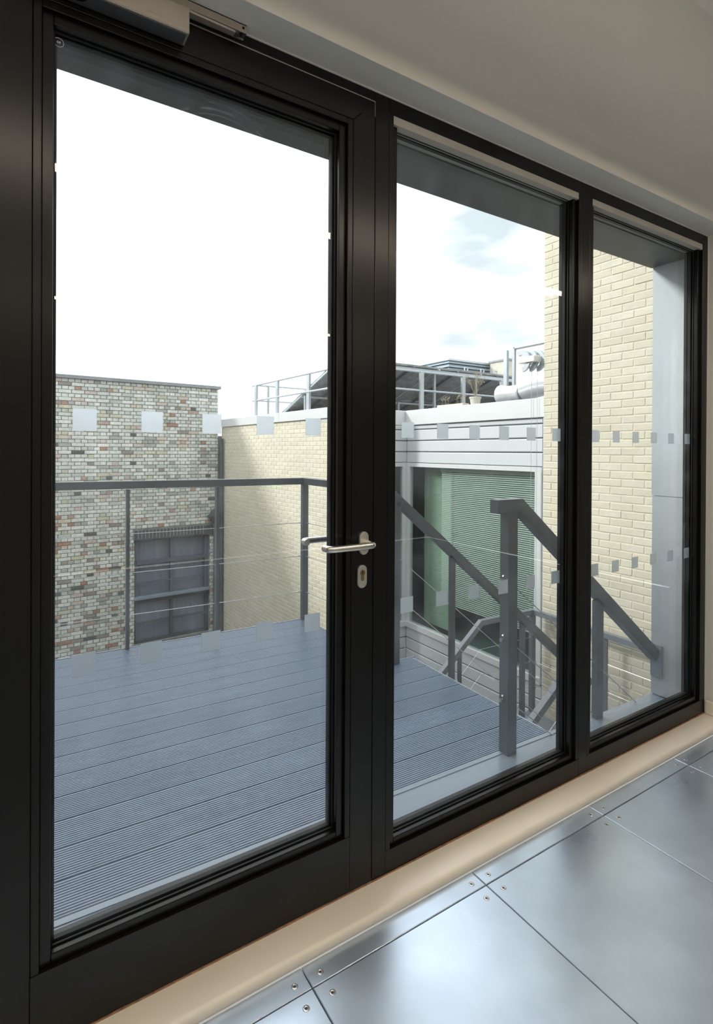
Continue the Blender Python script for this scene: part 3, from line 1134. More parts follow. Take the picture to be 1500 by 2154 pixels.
def brick_mesh(l, h, mt, seed, proud=0.008):
    rnd = random.Random(seed)
    mb = MB()
    c = 0.004
    j = lambda s: rnd.uniform(-s, s)
    d0, d1 = -proud, 0.02
    fr_ = [(-l / 2 + c + j(.002), d0 + j(.002), -h / 2 + c + j(.0015)), (l / 2 - c + j(.002), d0 + j(.002), -h / 2 + c + j(.0015)),
           (l / 2 - c + j(.002), d0 + j(.002), h / 2 - c + j(.0015)), (-l / 2 + c + j(.002), d0 + j(.002), h / 2 - c + j(.0015))]
    sd = [(-l / 2, d0 + c, -h / 2), (l / 2, d0 + c, -h / 2), (l / 2, d0 + c, h / 2), (-l / 2, d0 + c, h / 2)]
    bk = [(-l / 2, d1, -h / 2), (l / 2, d1, -h / 2), (l / 2, d1, h / 2), (-l / 2, d1, h / 2)]
    me = bpy.data.meshes.new('brick')
    vs = fr_ + sd + bk
    fs = [(0, 1, 2, 3)]
    for k in range(4):
        q_ = (k + 1) % 4
        fs.append((4 + k, 4 + q_, q_, k))
        fs.append((8 + k, 8 + q_, 4 + q_, 4 + k))
    me.from_pydata(vs, [], fs)
    me.materials.append(MATS[mt])
    me.update()
    return me


def brickwork(root, s0, s1, z0, z1, bond, mt, holes=(), vis=None, near=None, L=0.215, H=0.065, J=0.010, nind=300, jit=0.0015,
              proud=0.008):
    """bricks on the local plane y=0 facing -y; s along local x; the nearest in view are objects of their own"""
    course = H + J
    rows = int((z1 - z0) / course)
    bricks = []

    def tone_of(zc_):
        # the old wall has more red and dark bricks low down
        u_ = rnd.random()
        if bond == 'english':
            k_ = min(1.0, max(0.0, (1.6 - zc_) / 4.0))
            if rnd.random() > 0.38 + 0.55 * k_:
                u_ *= 0.80
        return u_

    rnd = random.Random(hash((round(s0, 2), round(z0, 2))) & 0xffff)
    for r_ in range(rows):
        zc = z1 - (r_ + 0.5) * course
        if bond == 'english':
            ln = L if r_ % 2 else (L - J) / 2
            off = 0.0 if r_ % 2 else (L + J) / 4
        else:
            ln = L
            off = 0 if r_ % 2 else (L + J) / 2
        s = s1 - off - (0 if off else 0)
        cells = []
        if off:
            cells.append((s1 - off + J, s1))
        while s > s0 + 0.02:
            cells.append((max(s0, s - ln), s))
            s -= ln + J
        for (a_, b_) in cells:
            segs = [(a_, b_)]
            for (h0, h1, g0, g1) in holes:
                if zc + H / 2 > g0 + 0.01 and zc - H / 2 < g1 - 0.01:
                    ns = []
                    for (p_, q_) in segs:
                        if q_ <= h0 or p_ >= h1:
                            ns.append((p_, q_))
                        else:
                            if p_ < h0 - 0.02:
                                ns.append((p_, h0))
                            if q_ > h1 + 0.02:
                                ns.append((h1, q_))
                    segs = ns
            for (p_, q_) in segs:
                if q_ - p_ > 0.02:
                    bricks.append(((p_ + q_) / 2, zc, q_ - p_))
    if vis:
        inv = [b_ for b_ in bricks if vis[0] <= b_[0] <= vis[1] and vis[2] <= b_[1] <= vis[3]]
    else:
        inv = list(bricks)
    full = sorted(inv, key=lambda b_: (b_[2] < L * 0.4, (b_[0] - near[0]) ** 2 + (b_[1] - near[1]) ** 2))
    ind = set(full[:nind])
    cache = {}
    rest = MB()
    for b_ in bricks:
        sx, zc, ln = b_
        jx, jz, jy = rnd.uniform(-jit, jit), rnd.uniform(-jit, jit), rnd.uniform(-jit, jit)
        if b_ in ind:
            key = (round(ln, 2), rnd.randrange(3))
            if key not in cache:
                cache[key] = brick_mesh(ln, H, mt, len(cache), proud)
            ob_ = place('brick', cache[key], root, (sx + jx, jy, zc - ZG + jz))
            tn_ = tone_of(zc)
            ob_.color = (tn_, tn_, tn_, 1)
        else:
            c = 0.004
            l = ln
            d0 = -proud + jy
            X, Z = sx + jx, zc - ZG + jz
            k = len(rest.v)
            for (dx, dz, dy) in ((-1, -1, 0), (1, -1, 0), (1, 1, 0), (-1, 1, 0)):
                rest.v.append(Vector((X + dx * (l / 2 - c), d0, Z + dz * (H / 2 - c))))
            for (dx, dz, dy) in ((-1, -1, 0), (1, -1, 0), (1, 1, 0), (-1, 1, 0)):
                rest.v.append(Vector((X + dx * l / 2, 0.004, Z + dz * H / 2)))
            tn_ = tone_of(zc)
            rest.f.append((k, k + 1, k + 2, k + 3))
            rest.tone.append(tn_)
            for e_ in range(4):
                f_ = (e_ + 1) % 4
                rest.f.append((k + 4 + e_, k + 4 + f_, k + f_, k + e_))
                rest.tone.append(tn_)
    if rest.f:
        rest.build('brickwork', mt + '_rest', root, space='local', kind='stuff')


# ------------------------------------------------------------------ old stock brick building
AST = R(3.9)
sb = thing('brick_building', (0, 10.68, ZG), 'old weathered grey and red stock brick building with dark barred window', 'building', rz=AST)
SC_R = 4.073
WX0, WX1, WZ0, WZ1 = 2.242, 3.888, -2.80, -0.592
LT0, LT1 = -0.592, -0.375
LX1 = 3.955
holes = [(WX0, WX1, WZ0 - 0.3, WZ1), (WX0 - 0.02, LX1 + 0.02, LT0, LT1)]
brickwork(sb, -3.0, SC_R, -3.6, 2.735, 'english', 'stock_brick', holes, vis=(0.55, SC_R, -2.9, 2.75), near=(0.7, 0.6), L=0.222, H=0.0635, J=0.0115, jit=0.003)
z_ = lambda v: v - ZG
m = MB()
m.box(-3.0, WX0, 0.004, 0.3, 0, z_(2.735))
m.box(WX1, SC_R, 0.004, 0.3, 0, z_(2.735))
m.box(WX0, WX1, 0.004, 0.3, z_(WZ1), z_(2.735))
m.box(WX0, WX1, 0.004, 0.3, 0, z_(WZ0))
m.box(-3.0, SC_R, 0.3, 6.0, 0, z_(2.735))
m.build('wall_body', 'stock_mortar', sb, space='local')
m = MB()
m.box(-3.0, SC_R + 0.055, -0.05, 0.32, z_(2.735), z_(2.800))
m.build('coping', 'coping_grey', sb, space='local')
m = MB()
m.box(SC_R, SC_R + 0.16, 0.06, 0.36, 0, z_(1.66))
m.build('side_pier', 'coping_grey', sb, space='local')
# soldier course over the window
ns = 23
pw = (LX1 - WX0) / ns
for k in range(ns):
    MB().box(WX0 + pw * k + 0.005, WX0 + pw * (k + 1) - 0.005, -0.012, 0.02, z_(LT0 + .002), z_(LT1 - .006)).build('soldier_brick', 'soldier_dark', sb, space='local')
MB().box(WX0 + .03, LX1 - .15, -0.0105, 0.01, z_(LT0 + .03), z_(LT1 - .008)).build('pale_pointing', 'soldier_joint', sb, space='local')
# window: two columns, bars, sill board
wy = 0.07
wn = MB()
wn.box(WX0, WX0 + 0.06, wy, wy + .06, z_(-1.80), z_(WZ1))
wn.box(WX1 - 0.10, WX1, wy, wy + .06, z_(-1.80), z_(WZ1))
wn.box(WX0, WX1, wy, wy + .06, z_(WZ1 - .03), z_(WZ1))
upper = wn.build('window_frame', 'window_blue', sb, space='local')
MB().box(3.015, 3.08, wy - .006, wy + .06, z_(-1.80), z_(WZ1 - .03)).build('mullion', 'window_blue', upper, space='local')
MB().box(WX0 + .06, WX1 - .1, wy - .02, wy + .06, z_(-1.12), z_(-1.04)).build('transom', 'window_blue', upper, space='local')
for (xa, xb) in ((WX0 + .06, 3.015), (3.08, WX1 - .1)):
    MB().box(xa, xb, wy, wy + .05, z_(-1.535), z_(-1.505)).build('glazing_bar', 'window_blue', upper, space='local')
MB().box(WX0 - 0.01, WX1, -0.03, wy + .06, z_(-1.85), z_(-1.80)).build('sill', 'flashing', sb, space='local')
wl = MB()
wl.box(WX0, WX0 + 0.05, wy, wy + .06, z_(WZ0), z_(-1.85))
wl.box(WX1 - 0.08, WX1, wy, wy + .06, z_(WZ0), z_(-1.85))
wl.box(WX0, WX1, wy, wy + .06, z_(-1.95), z_(-1.85))
wl.box(WX0, WX1, wy, wy + .06, z_(WZ0), z_(WZ0 + .06))
lower = wl.build('window_frame', 'window_dark', sb, space='local')
MB().box(3.02, 3.075, wy - .004, wy + .06, z_(WZ0 + .06), z_(-1.95)).build('mullion', 'window_dark', lower, space='local')
for (xa, xb) in ((WX0 + .05, 3.02), (3.075, WX1 - .08)):
    MB().box(xa, xb, wy, wy + .05, z_(-2.39), z_(-2.36)).build('glazing_bar', 'window_dark', lower, space='local')
for (xa, xb) in ((WX0 + .06, 3.015), (3.08, WX1 - .1)):
    for (za, zb) in ((-1.04, WZ1 - .03), (-1.505, -1.12), (-1.80, -1.535)):
        m = MB()
        m.face([(xa, wy + .03, z_(za)), (xb, wy + .03, z_(za)), (xb, wy + .03, z_(zb)), (xa, wy + .03, z_(zb))])
        m.build('pane', 'far_glass', upper, space='local')
for (xa, xb) in ((WX0 + .05, 3.02), (3.075, WX1 - .08)):
    for (za, zb) in ((-2.36, -1.95), (WZ0 + .06, -2.39)):
        m = MB()
        m.face([(xa, wy + .03, z_(za)), (xb, wy + .03, z_(za)), (xb, wy + .03, z_(zb)), (xa, wy + .03, z_(zb))])
        m.build('pane', 'far_glass', lower, space='local')
m = MB()
nf = 60
for k in range(nf):
    xa = WX0 + (WX1 - WX0) * k / nf
    xb = WX0 + (WX1 - WX0) * (k + 1) / nf
    ya = wy + .12 + 0.005 * math.sin(k * 1.7) + 0.006 * math.sin(k * 0.6)
    yb = wy + .12 + 0.005 * math.sin((k + 1) * 1.7) + 0.006 * math.sin((k + 1) * 0.6)
    m.face([(xa, ya, z_(WZ0)), (xb, yb, z_(WZ0)), (xb, yb, z_(WZ1)), (xa, ya, z_(WZ1))])
m.build('curtain', 'curtain', sb, space='local')

# rainwater hopper and downpipe at the corner
dp = thing('downpipe', (3.99 * math.cos(AST), 10.68 + 3.99 * math.sin(AST) - 0.08, ZG), 'dark grey downpipe with hopper at the corner of the old brick building', 'pipe', rz=AST)
MB().tube([(0, 0, 0), (0, 0, 3.27)], 0.038, 12).build('pipe', 'pipe_grey', dp, space='local')
hp = MB()
hp.hexa([(-.04, -.05, 3.25), (.04, -.05, 3.25), (.04, .05, 3.25), (-.04, .05, 3.25), (-.15, -.09, 3.42), (.06, -.09, 3.42), (.06, .06, 3.42), (-.15, .06, 3.42)])
hp.box(-.16, .07, -.10, .06, 3.42, 3.45)
hp.build('hopper', 'pipe_grey', dp, space='local')
MB().hexa([(-.14, -.06, 3.45), (-.02, -.06, 3.45), (-.02, .04, 3.45), (-.14, .04, 3.45), (-.10, -.05, 3.58), (-.01, -.05, 3.60), (-.01, .03, 3.60), (-.09, .03, 3.56)]).build('spout', 'pipe_grey', dp, space='local')
up_ = thing('drainpipe', (4.116, 10.84, ZG), 'dark vertical drainpipe in the slot between old brick and tan walls', 'pipe')
MB().tube([(0, 0, 0), (0, 0, 5.2)], 0.036, 12).build('pipe', 'pipe_grey', up_, space='local')
m = MB()
for zz in (1.2, 2.6, 4.15):
    m.tube([(0, 0, zz), (0, 0, zz + .06)], 0.042, 12)
m.build('collar', 'pipe_grey', up_, space='local')

# ------------------------------------------------------------------ tan brick block with roof terrace
ATN = R(-90 + 2.95)
tb = thing('tan_brick_block', (4.17, 11.0, ZG), 'pale tan brick block with white metal coping beside the old brick building', 'building', rz=ATN)
TL = 4.68
brickwork(tb, 0.0, TL, -3.6, 1.862, 'stretcher', 'tan_brick', vis=(0.1, TL, -2.2, 1.86), near=(4.6, 0.9), nind=300, jit=0.0008, proud=0.004)
m = MB()
m.box(0.0, TL, 0.0015, 0.3, 0, z_(1.862))
m.box(0.6, TL - 0.3, 0.3, 7.4, 0, z_(1.862))
m.box(0.0, 0.6, 0.3, 3.0, 0, z_(1.862))
m.build('wall_body', 'tan_mortar', tb, space='local')
rb = MB()
# shaded return: a few brick courses on the near end
for r_ in range(72):
    zc = 1.862 - (r_ + .5) * 0.075
    k = len(rb.f)
    for (ya, yb) in ((0.0, 0.215 if r_ % 2 else 0.10), (0.225 if r_ % 2 else 0.11, 0.32)):
        rb.box(TL + 0.0, TL + 0.006, ya, yb, z_(zc - .0325), z_(zc + .0325))
rb.tone = [random.Random(i // 6).random() for i in range(len(rb.f))]
rb.build('return_brickwork', 'tan_brick_rest', tb, space='local', kind='stuff')
for (xa, xb) in ((0.0, 0.95), (0.955, 2.9), (2.905, TL + 0.03)):
    MB().box(xa, xb, -0.035, 0.28, z_(1.866), z_(2.04)).build('coping', 'coping_metal', tb, space='local', bevel=0.004, seg=1)
MB().box(TL - 0.30, TL + 0.045, -0.005, 0.8, z_(1.82), z_(2.045)).build('coping_corner', 'coping_metal', tb, space='local', bevel=0.004, seg=1)

# ------------------------------------------------------------------ clad building with green glazed window
XCL, YCL, ROOFZ = 4.95, 5.02, 1.60
cb = thing('clad_building', (XCL, YCL, ZG), 'pale grey metal clad building with big green tinted window and blinds', 'building', rz=R(-90))
# local x runs towards us (world -y), local y runs away from the courtyard (world +x)
CW = 2.47
wz0, wz1 = -1.16, 1.105
board_z = [(1.645, 1.707), (1.485, 1.640), (1.324, 1.480), (1.164, 1.319)]
zb = -1.245
while zb > -3.5:
    board_z.append((zb - 0.161, zb - 0.005))
    zb -= 0.161


def clad_board(mb, z0, z1):
    c = 0.006
    pts = [(0.02, z0), (0.004, z0 + c), (0.0, z0 + 2 * c), (0.0, z1 - 2 * c), (0.004, z1 - c), (0.02, z1)]
    return pts


for (z0, z1) in board_z:
    pts = clad_board(None, z_(z0), z_(z1))
    MB().prism(pts, lambda y, z: (0.004, y, z), lambda y, z: (CW - 0.05, y, z)).build('cladding_board', 'cladding', cb, space='local')
    MB().prism(pts, lambda y, z: (0.0 + 0.0, -0.40, z) if False else (-0.0 - y + 0.0, -0.40, z), lambda y, z: (-y, -0.002, z)).build('cladding_board', 'cladding', cb, space='local')
for (z0, z1) in board_z:
    pts = clad_board(None, z_(z0), z_(z1))
    MB().prism(pts, lambda y, z: (-1.29, y - 0.425, z), lambda y, z: (-0.004, y - 0.425, z)).build('cladding_board', 'cladding', cb, space='local')
MB().box(-1.29, -0.26, -0.44, 0.05, z_(1.710), z_(1.925)).build('parapet', 'coping_metal', cb, space='local', bevel=0.004, seg=1)
MB().box(-1.29, -0.004, -0.43, -0.402, z_(-1.24), z_(1.164)).build('blank_panel', 'cladding', cb, space='local')
m = MB()
m.box(0.02, CW - 0.06, 0.012, 0.03, z_(1.164), z_(1.72))
m.box(0.02, CW - 0.06, 0.012, 0.03, 0, z_(-1.24))
m.box(-0.03, -0.012, -0.40, 0.02, z_(1.164), z_(1.72))
m.box(-0.03, -0.012, -0.40, 0.02, 0, z_(-1.24))
m.box(-1.3, -0.03, -0.40, 4, 0, z_(-1.3))
m.box(-1.3, CW, 2.5, 4, 0, z_(ROOFZ))
m.box(-1.3, CW, 0.05, 4, z_(1.15), z_(ROOFZ))
m.box(-1.3, -0.6, -0.40, 4, z_(-1.3), z_(ROOFZ))
m.box(0.0, CW, 0.03, 4, 0, z_(-1.3))
m.box(CW - 0.02, CW, 0.05, 4, 0, z_(ROOFZ))
m.build('wall_body', 'cladding_gap', cb, space='local')
MB().box(0.0, CW + 0.02, -0.03, 0.25, z_(1.710), z_(1.925)).build('parapet', 'coping_metal', cb, space='local', bevel=0.004, seg=1)
MB().box(-0.25, -0.002, -0.42, 0.25, z_(1.710), z_(1.925)).build('parapet', 'coping_metal', cb, space='local', bevel=0.004, seg=1)
m = MB()
m.box(CW - 0.045, CW - 0.02, 0.006, 0.03, 0, z_(1.705))
m.build('corner_strip', 'coping_metal', cb, space='local')
m = MB()
m.box(CW + 0.0, CW + 0.03, -0.05, 0.0, 0, z_(1.70))
m.build('end_trim', 'white_render', cb, space='local')
# window frame
fr2 = MB()
fr2.box(0.015, CW - 0.05, -0.012, 0.05, z_(wz1), z_(1.160))
fr2.box(0.015, CW - 0.05, -0.03, 0.06, z_(wz0 - .08), z_(wz0))
fr2.box(0.03, 0.085, -0.012, 0.05, z_(wz0), z_(wz1))
fr2.box(CW - 0.145, CW - 0.055, -0.012, 0.05, z_(wz0), z_(wz1))
wf = fr2.build('window_frame', 'coping_metal', cb, space='local', bevel=0.002, seg=1)
m = MB()
m.face([(0.085, 0.012, z_(wz0)), (CW - .145, 0.012, z_(wz0)), (CW - .145, 0.012, z_(wz1)), (0.085, 0.012, z_(wz1))])
m.build('pane', 'green_glass', wf, space='local')
fr3 = MB()
fr3.box(-0.05, 0.012, -0.40, -0.03, z_(wz1), z_(1.160))
fr3.box(-0.06, 0.03, -0.40, 0.0, z_(wz0 - .08), z_(wz0))
fr3.box(-0.05, 0.012, -0.085, -0.03, z_(wz0), z_(wz1))
fr3.box(-0.05, 0.012, -0.40, -0.36, z_(wz0), z_(wz1))
wf2 = fr3.build('window_frame', 'coping_metal', cb, space='local', bevel=0.002, seg=1)
m = MB()
m.face([(-0.012, -0.36, z_(wz0)), (-0.012, -0.085, z_(wz0)), (-0.012, -0.085, z_(wz1)), (-0.012, -0.36, z_(wz1))])
m.build('pane', 'green_glass', wf2, space='local')
MB().box(-0.05, 0.03, -0.03, 0.04, z_(-1.24), z_(1.164)).build('corner_mullion', 'cladding', cb, space='local')
# blinds (slats too fine to pick apart) and the room behind
m = MB()
zz = wz1 - 0.07
while zz > -0.75:
    yb = 0.10
    m.box(0.66, CW - .17, yb - .0005, yb + .0005, z_(zz - .0095), z_(zz + .0060))
    zz -= 0.025
m.build('blind_slats', 'blind', wf, space='local', kind='stuff')
MB().box(0.64, CW - .15, 0.085, 0.115, z_(wz1 - .055), z_(wz1 - .01)).build('blind_headrail', 'blind', wf, space='local')
MB().box(0.17, 0.74, 0.20, 0.22, z_(wz0), z_(wz1)).build('window_screen', 'office_screen', wf, space='local')
m = MB()
m.box(-0.5, CW, 1.4, 1.5, z_(-1.3), z_(1.15))
m.box(-0.5, CW - .02, 0.05, 1.5, z_(-1.31), z_(-1.28))
m.build('inner_wall', 'office_dark', cb, space='local')

# hanging wires and the finned bracket over the window
hb = thing('pulley_bracket', (4.90, 2.62, 2.28), 'grey bracket of curved fins over the clad wall, two thin wires hanging', 'bracket')
for k, yy in enumerate((2.790, 2.732, 2.674)):
    n = 12
    ri, ro = 0.070, 0.122
    cz = 2.335
    mb = MB()
    cyc = yy - 0.012
    for q_ in range(n):
        t0, t1 = R(60 + 200 * q_ / n), R(60 + 200 * (q_ + 1) / n)
        quad = [(cyc + ro * math.cos(t0), cz + ro * math.sin(t0)), (cyc + ro * math.cos(t1), cz + ro * math.sin(t1)),
                (cyc + ri * math.cos(t1), cz + ri * math.sin(t1)), (cyc + ri * math.cos(t0), cz + ri * math.sin(t0))]
        xo = 4.80 + 0.05 * k
        mb.prism(quad, lambda y, z: (xo, y, z), lambda y, z: (xo + 0.03, y, z))
    mb.build('fin', 'galv', hb)
MB().box(4.78, 4.98, 2.58, 2.80, 2.31, 2.375).build('cross_bar', 'coping_metal', hb, bevel=0.004, seg=1)
MB().box(4.92, 5.30, 2.54, 2.60, 2.30, 2.36).build('arm', 'galv', hb)
MB().box(5.24, 5.30, 2.54, 2.60, 1.90, 2.30).build('strut', 'galv', hb)
for yy in (2.713, 2.635):
    MB().tube([(4.90, yy, 2.31), (4.90, yy, -1.15)], 0.0022, 6).build('wire', 'galv', hb)

# ------------------------------------------------------------------ right hand brick wall
rw = thing('wall_far_right', (4.88, 2.53, ZG), 'tall pale yellow brick wall behind the stair at the right', 'wall', rz=R(-90), kind='structure')
brickwork(rw, 0.0, 2.24, -3.6, 5.5, 'stretcher', 'tan_brick', vis=(0.0, 1.25, -1.3, 3.75), near=(1.0, 1.3), nind=300, jit=0.0015, proud=0.0045)
m = MB()
m.box(0.0, 2.26, 0.0012, 0.4, 0, z_(5.5))
m.build('wall_body', 'tan_mortar', rw, space='local')

# ================================================================== ROOF THINGS
struct('roof', MB().box(5.0, 30, 2.5, 16, 1.52, 1.60), 'roof_grey', 'flat grey roof behind the white parapets', 'roof')

# roof railing
rr = thing('roof_railing', (4.45, 6.0, 1.6), 'galvanised roof edge railing above the tan brick block', 'railing')


def ry(s):      # along the tan wall top
    p_ = WM[tb] @ Vector((s, 0.12, 0))
    return p_


p_far, p_near = ry(1.592), ry(TL - 0.06)
cnr = Vector((p_near.x, 5.95, 0))
for zt in (2.695, 2.375):
    MB().tube([(p_far.x - 0.01, p_far.y + 0.18, zt), (cnr.x, cnr.y, zt), (11.5, 5.95, zt)], 0.018, 10).build('rail', 'galv', rr)
    MB().tube([(p_far.x, p_far.y, zt), (p_far.x + 3.5, p_far.y + 0.1, zt)], 0.018, 10).build('rail', 'galv', rr)
for s_ in (1.592, 2.551, 3.749):
    p_ = ry(s_)
    MB().box(p_.x - 0.02, p_.x + 0.02, p_.y - 0.05, p_.y + 0.05, 1.95, 2.70).build('post', 'galv', rr)
for xp in (cnr.x, 5.98, 6.95, 7.95, 9.1, 10.3, 11.45):
    MB().box(xp - 0.04, xp + 0.04, 5.93, 5.97, 1.55, 2.70).build('post', 'galv', rr)
MB().box(p_far.x + 0.25, p_far.x + 0.29, p_far.y - 0.02, p_far.y + 0.02, 1.95, 2.70).build('post', 'galv', rr)

# solar array seen from behind
pv = thing('solar_array', (6.4, 7.3, 1.866), 'tilted rooftop solar array seen from its dark underside', 'solar array')
PX0, PX1, PYN, PYF, PZN, PZF = 4.50, 11.80, 6.20, 8.90, 2.83, 1.90
NPV = 7


def pvp(x, t_, dz=0.0):
    return (x, PYN + (PYF - PYN) * t_, PZN + (PZF - PZN) * t_ + dz)


for i in range(NPV):
    for j in range(2):
        x0 = PX0 + (PX1 - PX0) * i / NPV + .01
        x1 = PX0 + (PX1 - PX0) * (i + 1) / NPV - .01
        t0, t1 = j / 2 + .004, (j + 1) / 2 - .004
        pn = MB().hexa([pvp(x0, t0), pvp(x1, t0), pvp(x1, t1), pvp(x0, t1), pvp(x0, t0, .03), pvp(x1, t0, .03), pvp(x1, t1, .03), pvp(x0, t1, .03)]).build('solar_panel', 'pv_back', pv)
        m = MB()
        for a_ in range(1, 6):
            xx = x0 + (x1 - x0) * a_ / 6
            for b_ in range(1, 7):
                tt = t0 + (t1 - t0) * b_ / 7
                q0 = Vector(pvp(xx, tt, -.002))
                m.box(q0.x - .009, q0.x + .009, q0.y - .009, q0.y + .009, q0.z - .004, q0.z + .001)
        m.build('cell_spots', 'coping_metal', pn, kind='stuff')
for i in range(NPV + 1):
    xx = PX0 + (PX1 - PX0) * i / NPV
    for off in (0.0, 0.45):
        if xx + off > PX1:
            continue
        a_, b_ = Vector(pvp(xx + off, -0.01, -.03)), Vector(pvp(xx + off, 1.0, -.03))
        MB().sweep([a_, b_], 0.03, 0.03).build('rafter', 'galv' if off == 0 else 'rail_grey', pv)
    MB().box(xx - .02, xx + .02, PYN + .10, PYN + .14, 1.866, PZN - .06).build('leg', 'galv', pv)
    MB().box(xx - .02, xx + .02, PYN + 1.2, PYN + 1.24, 1.866, 2.32).build('leg', 'galv', pv)
for t_ in (0.0, 0.5, 0.98):
    MB().sweep([Vector(pvp(PX0, t_, -.055)), Vector(pvp(PX1, t_, -.055))], 0.035, 0.035).build('purlin', 'galv', pv)

# louvred plant enclosure
le = thing('louvre_enclosure', (12, 11.3, 1.6), 'blue grey louvred plant enclosure on the far roof', 'enclosure')
LX0, LX1_, LY0, LY1, LZ = 10.9, 12.7, 10.7, 12.0, 4.05
MB().box(LX0 + .06, LX1_, LY0 + .06, LY1, 1.6, LZ - .02).build('core', 'cladding_gap', le)
nl = 16
for k in range(nl):
    zz = 2.3 + (LZ - 2.3) * k / nl
    zh = (LZ - 2.3) / nl
    m = MB()
    m.hexa([(LX0 - .0, LY0, zz), (LX1_, LY0, zz), (LX1_, LY0 + .05, zz + zh * .6), (LX0 + .05, LY0 + .05, zz + zh * .6),
            (LX0 - .0, LY0, zz + zh * .22), (LX1_, LY0, zz + zh * .22), (LX1_, LY0 + .05, zz + zh * .82), (LX0 + .05, LY0 + .05, zz + zh * .82)])
    m.hexa([(LX0, LY0, zz), (LX0 + .05, LY0 + .05, zz + zh * .6), (LX0 + .05, LY1, zz + zh * .6), (LX0, LY1, zz),
            (LX0, LY0, zz + zh * .22), (LX0 + .05, LY0 + .05, zz + zh * .82), (LX0 + .05, LY1, zz + zh * .82), (LX0, LY1, zz + zh * .22)])
    m.build('louvre', 'louvre', le)
MB().box(LX0 - .03, LX1_, LY0 - .03, LY1, LZ - .03, LZ + .02).build('cap', 'galv', le)
for xx in (11.05, 11.7, 12.25):
    MB().tube([(xx, 10.2, 1.6), (xx, 10.2, 3.75), (xx + .12, 10.2, 3.75), (xx + .12, 10.2, 1.6)], 0.02, 8).build('vent_hoop', 'galv', le)

# tan stair head, white screen wall
st_ = thing('roof_hut', (13.0, 10.25, 1.6), 'small beige rendered roof hut with dark coping', 'hut')
MB().box(12.5, 13.6, 9.90, 10.60, 1.6, 4.06).build('hut_wall', 'pot_cream', st_)
MB().box(12.46, 13.64, 9.86, 10.64, 4.06, 4.11).build('coping', 'coping_grey', st_)
sw = thing('screen_wall', (7.2, 3.6, 1.6), 'tall white screen wall with grey edge posts on the roof', 'screen')
MB().box(7.0, 7.3, 2.2, 4.78, 1.6, 3.02).build('panel', 'white_render', sw)
MB().box(6.97, 7.33, 2.2, 4.80, 3.02, 3.045).build('top_trim', 'galv', sw)
MB().box(6.97, 7.02, 4.785, 4.83, 1.6, 3.045).build('edge_post', 'galv', sw)
MB().box(6.90, 6.95, 4.88, 4.95, 1.6, 3.00).build('edge_post', 'galv', sw)

# ventilation duct
du = thing('ventilation_duct', (5.6, 3.2, 1.6), 'silver round ventilation duct lying behind the white parapet', 'duct')
o = MB().tube([(5.6, 3.80, 2.09), (5.6, 3.76, 2.09), (5.6, 3.72, 2.09), (5.6, 3.40, 2.09)], [0.135, 0.135, 0.115, 0.115], 24).build('duct_section', 'duct_metal', du, smooth=False)
smooth_by_angle(o, 40)
o = MB().tube([(5.6, 3.40, 2.13), (5.6, 3.36, 2.14), (5.6, 3.25, 2.17), (5.6, 3.12, 2.19), (5.6, 2.3, 2.19)], [0.155, 0.155, 0.16, 0.165, 0.165], 24).build('duct_section', 'duct_metal', du)
smooth_by_angle(o, 40)
fl_ = MB().tube([(5.6, 3.415, 2.10), (5.6, 3.39, 2.10)], 0.165, 24).build('flange', 'galv', du)
m = MB()
for k in range(16):
    t_ = 2 * math.pi * k / 16
    m.tube([(5.6 + .145 * math.cos(t_), 3.425, 2.10 + .145 * math.sin(t_)), (5.6 + .145 * math.cos(t_), 3.414, 2.10 + .145 * math.sin(t_))], 0.008, 6)
m.build('flange_bolts', 'rail_grey', fl_)
for yy in (3.6, 2.8):
    MB().box(5.5, 5.7, yy - .02, yy + .02, 1.6, 2.0).build('support', 'galv', du)


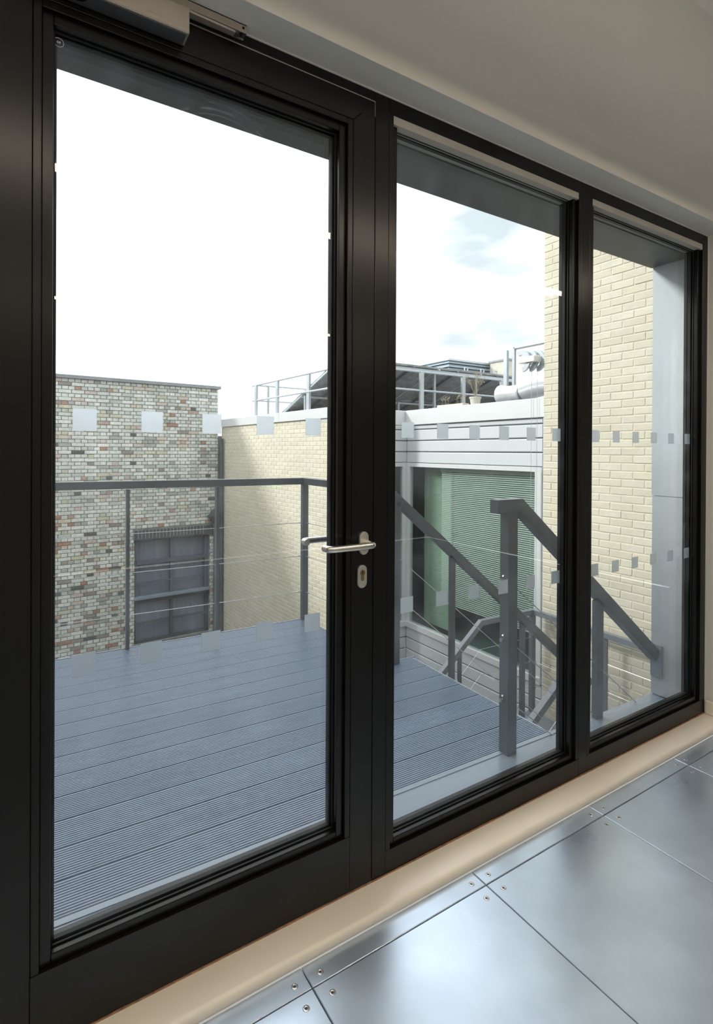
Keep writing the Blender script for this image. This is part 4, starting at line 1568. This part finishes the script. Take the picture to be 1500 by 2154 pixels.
# dried plants in planters on the parapet
def dry_plant(name, label, x, y, z, trough, h, n, seed):
    rnd = random.Random(seed)
    t_ = thing(name, (x, y, z), label, 'planter', group='planters on the parapet')
    if trough:
        mb = MB()
        mb.box(-0.06, 0.06, -0.26, 0.26, 0, 0.05)
        mb.build('trough', 'pot_cream', t_, space='local', bevel=0.005)
        base = 0.05
    else:
        mb = MB()
        mb.tube([(0, 0, 0), (0, 0, 0.09), (0, 0, 0.095), (0, 0, 0.115)], [0.055, 0.07, 0.078, 0.078], 18)
        mb.build('pot', 'pot_cream', t_, space='local')
        base = 0.11
    mb = MB()
    for k in range(n):
        a_ = rnd.uniform(0, 6.28)
        sp = rnd.uniform(0.02, 0.13) * (h / 0.25)
        oy = rnd.uniform(-.22, .22) if trough else 0
        p0 = Vector((0, oy, base))
        p1 = p0 + Vector((math.cos(a_) * sp * .4, math.sin(a_) * sp * .4, h * rnd.uniform(.4, .6)))
        p2 = p0 + Vector((math.cos(a_) * sp, math.sin(a_) * sp, h * rnd.uniform(.75, 1.05)))
        mb.tube([p0, p1, p2], [0.0022, 0.0018, 0.001], 4)
        for q_ in range(7):
            d_ = p1 + (p2 - p1) * rnd.uniform(.2, 1.0)
            e_ = d_ + Vector((rnd.uniform(-.035, .035), rnd.uniform(-.035, .035), rnd.uniform(-.005, .04)))
            mb.tube([d_, e_], [0.001, 0.001], 3)
            s_ = rnd.uniform(.0015, .0045)
            mb.hexa([(e_.x - s_, e_.y - s_, e_.z - s_), (e_.x + s_, e_.y - s_, e_.z - s_), (e_.x + s_, e_.y + s_, e_.z - s_), (e_.x - s_, e_.y + s_, e_.z - s_),
                     (e_.x - s_, e_.y - s_, e_.z + s_), (e_.x + s_, e_.y - s_, e_.z + s_), (e_.x + s_, e_.y + s_, e_.z + s_), (e_.x - s_, e_.y + s_, e_.z + s_)])
    mb.build('dried_stems', 'dry_plant', t_, space='local', kind='stuff')


dry_plant('planter', 'low cream trough planter with a small dried plant, leftmost on the parapet', 5.14, 4.25, 1.925, True, 0.10, 9, 2)
dry_plant('planter', 'cream pot with tall dried seed heads between trough and duct', 5.12, 3.80, 1.925, False, 0.30, 18, 5)
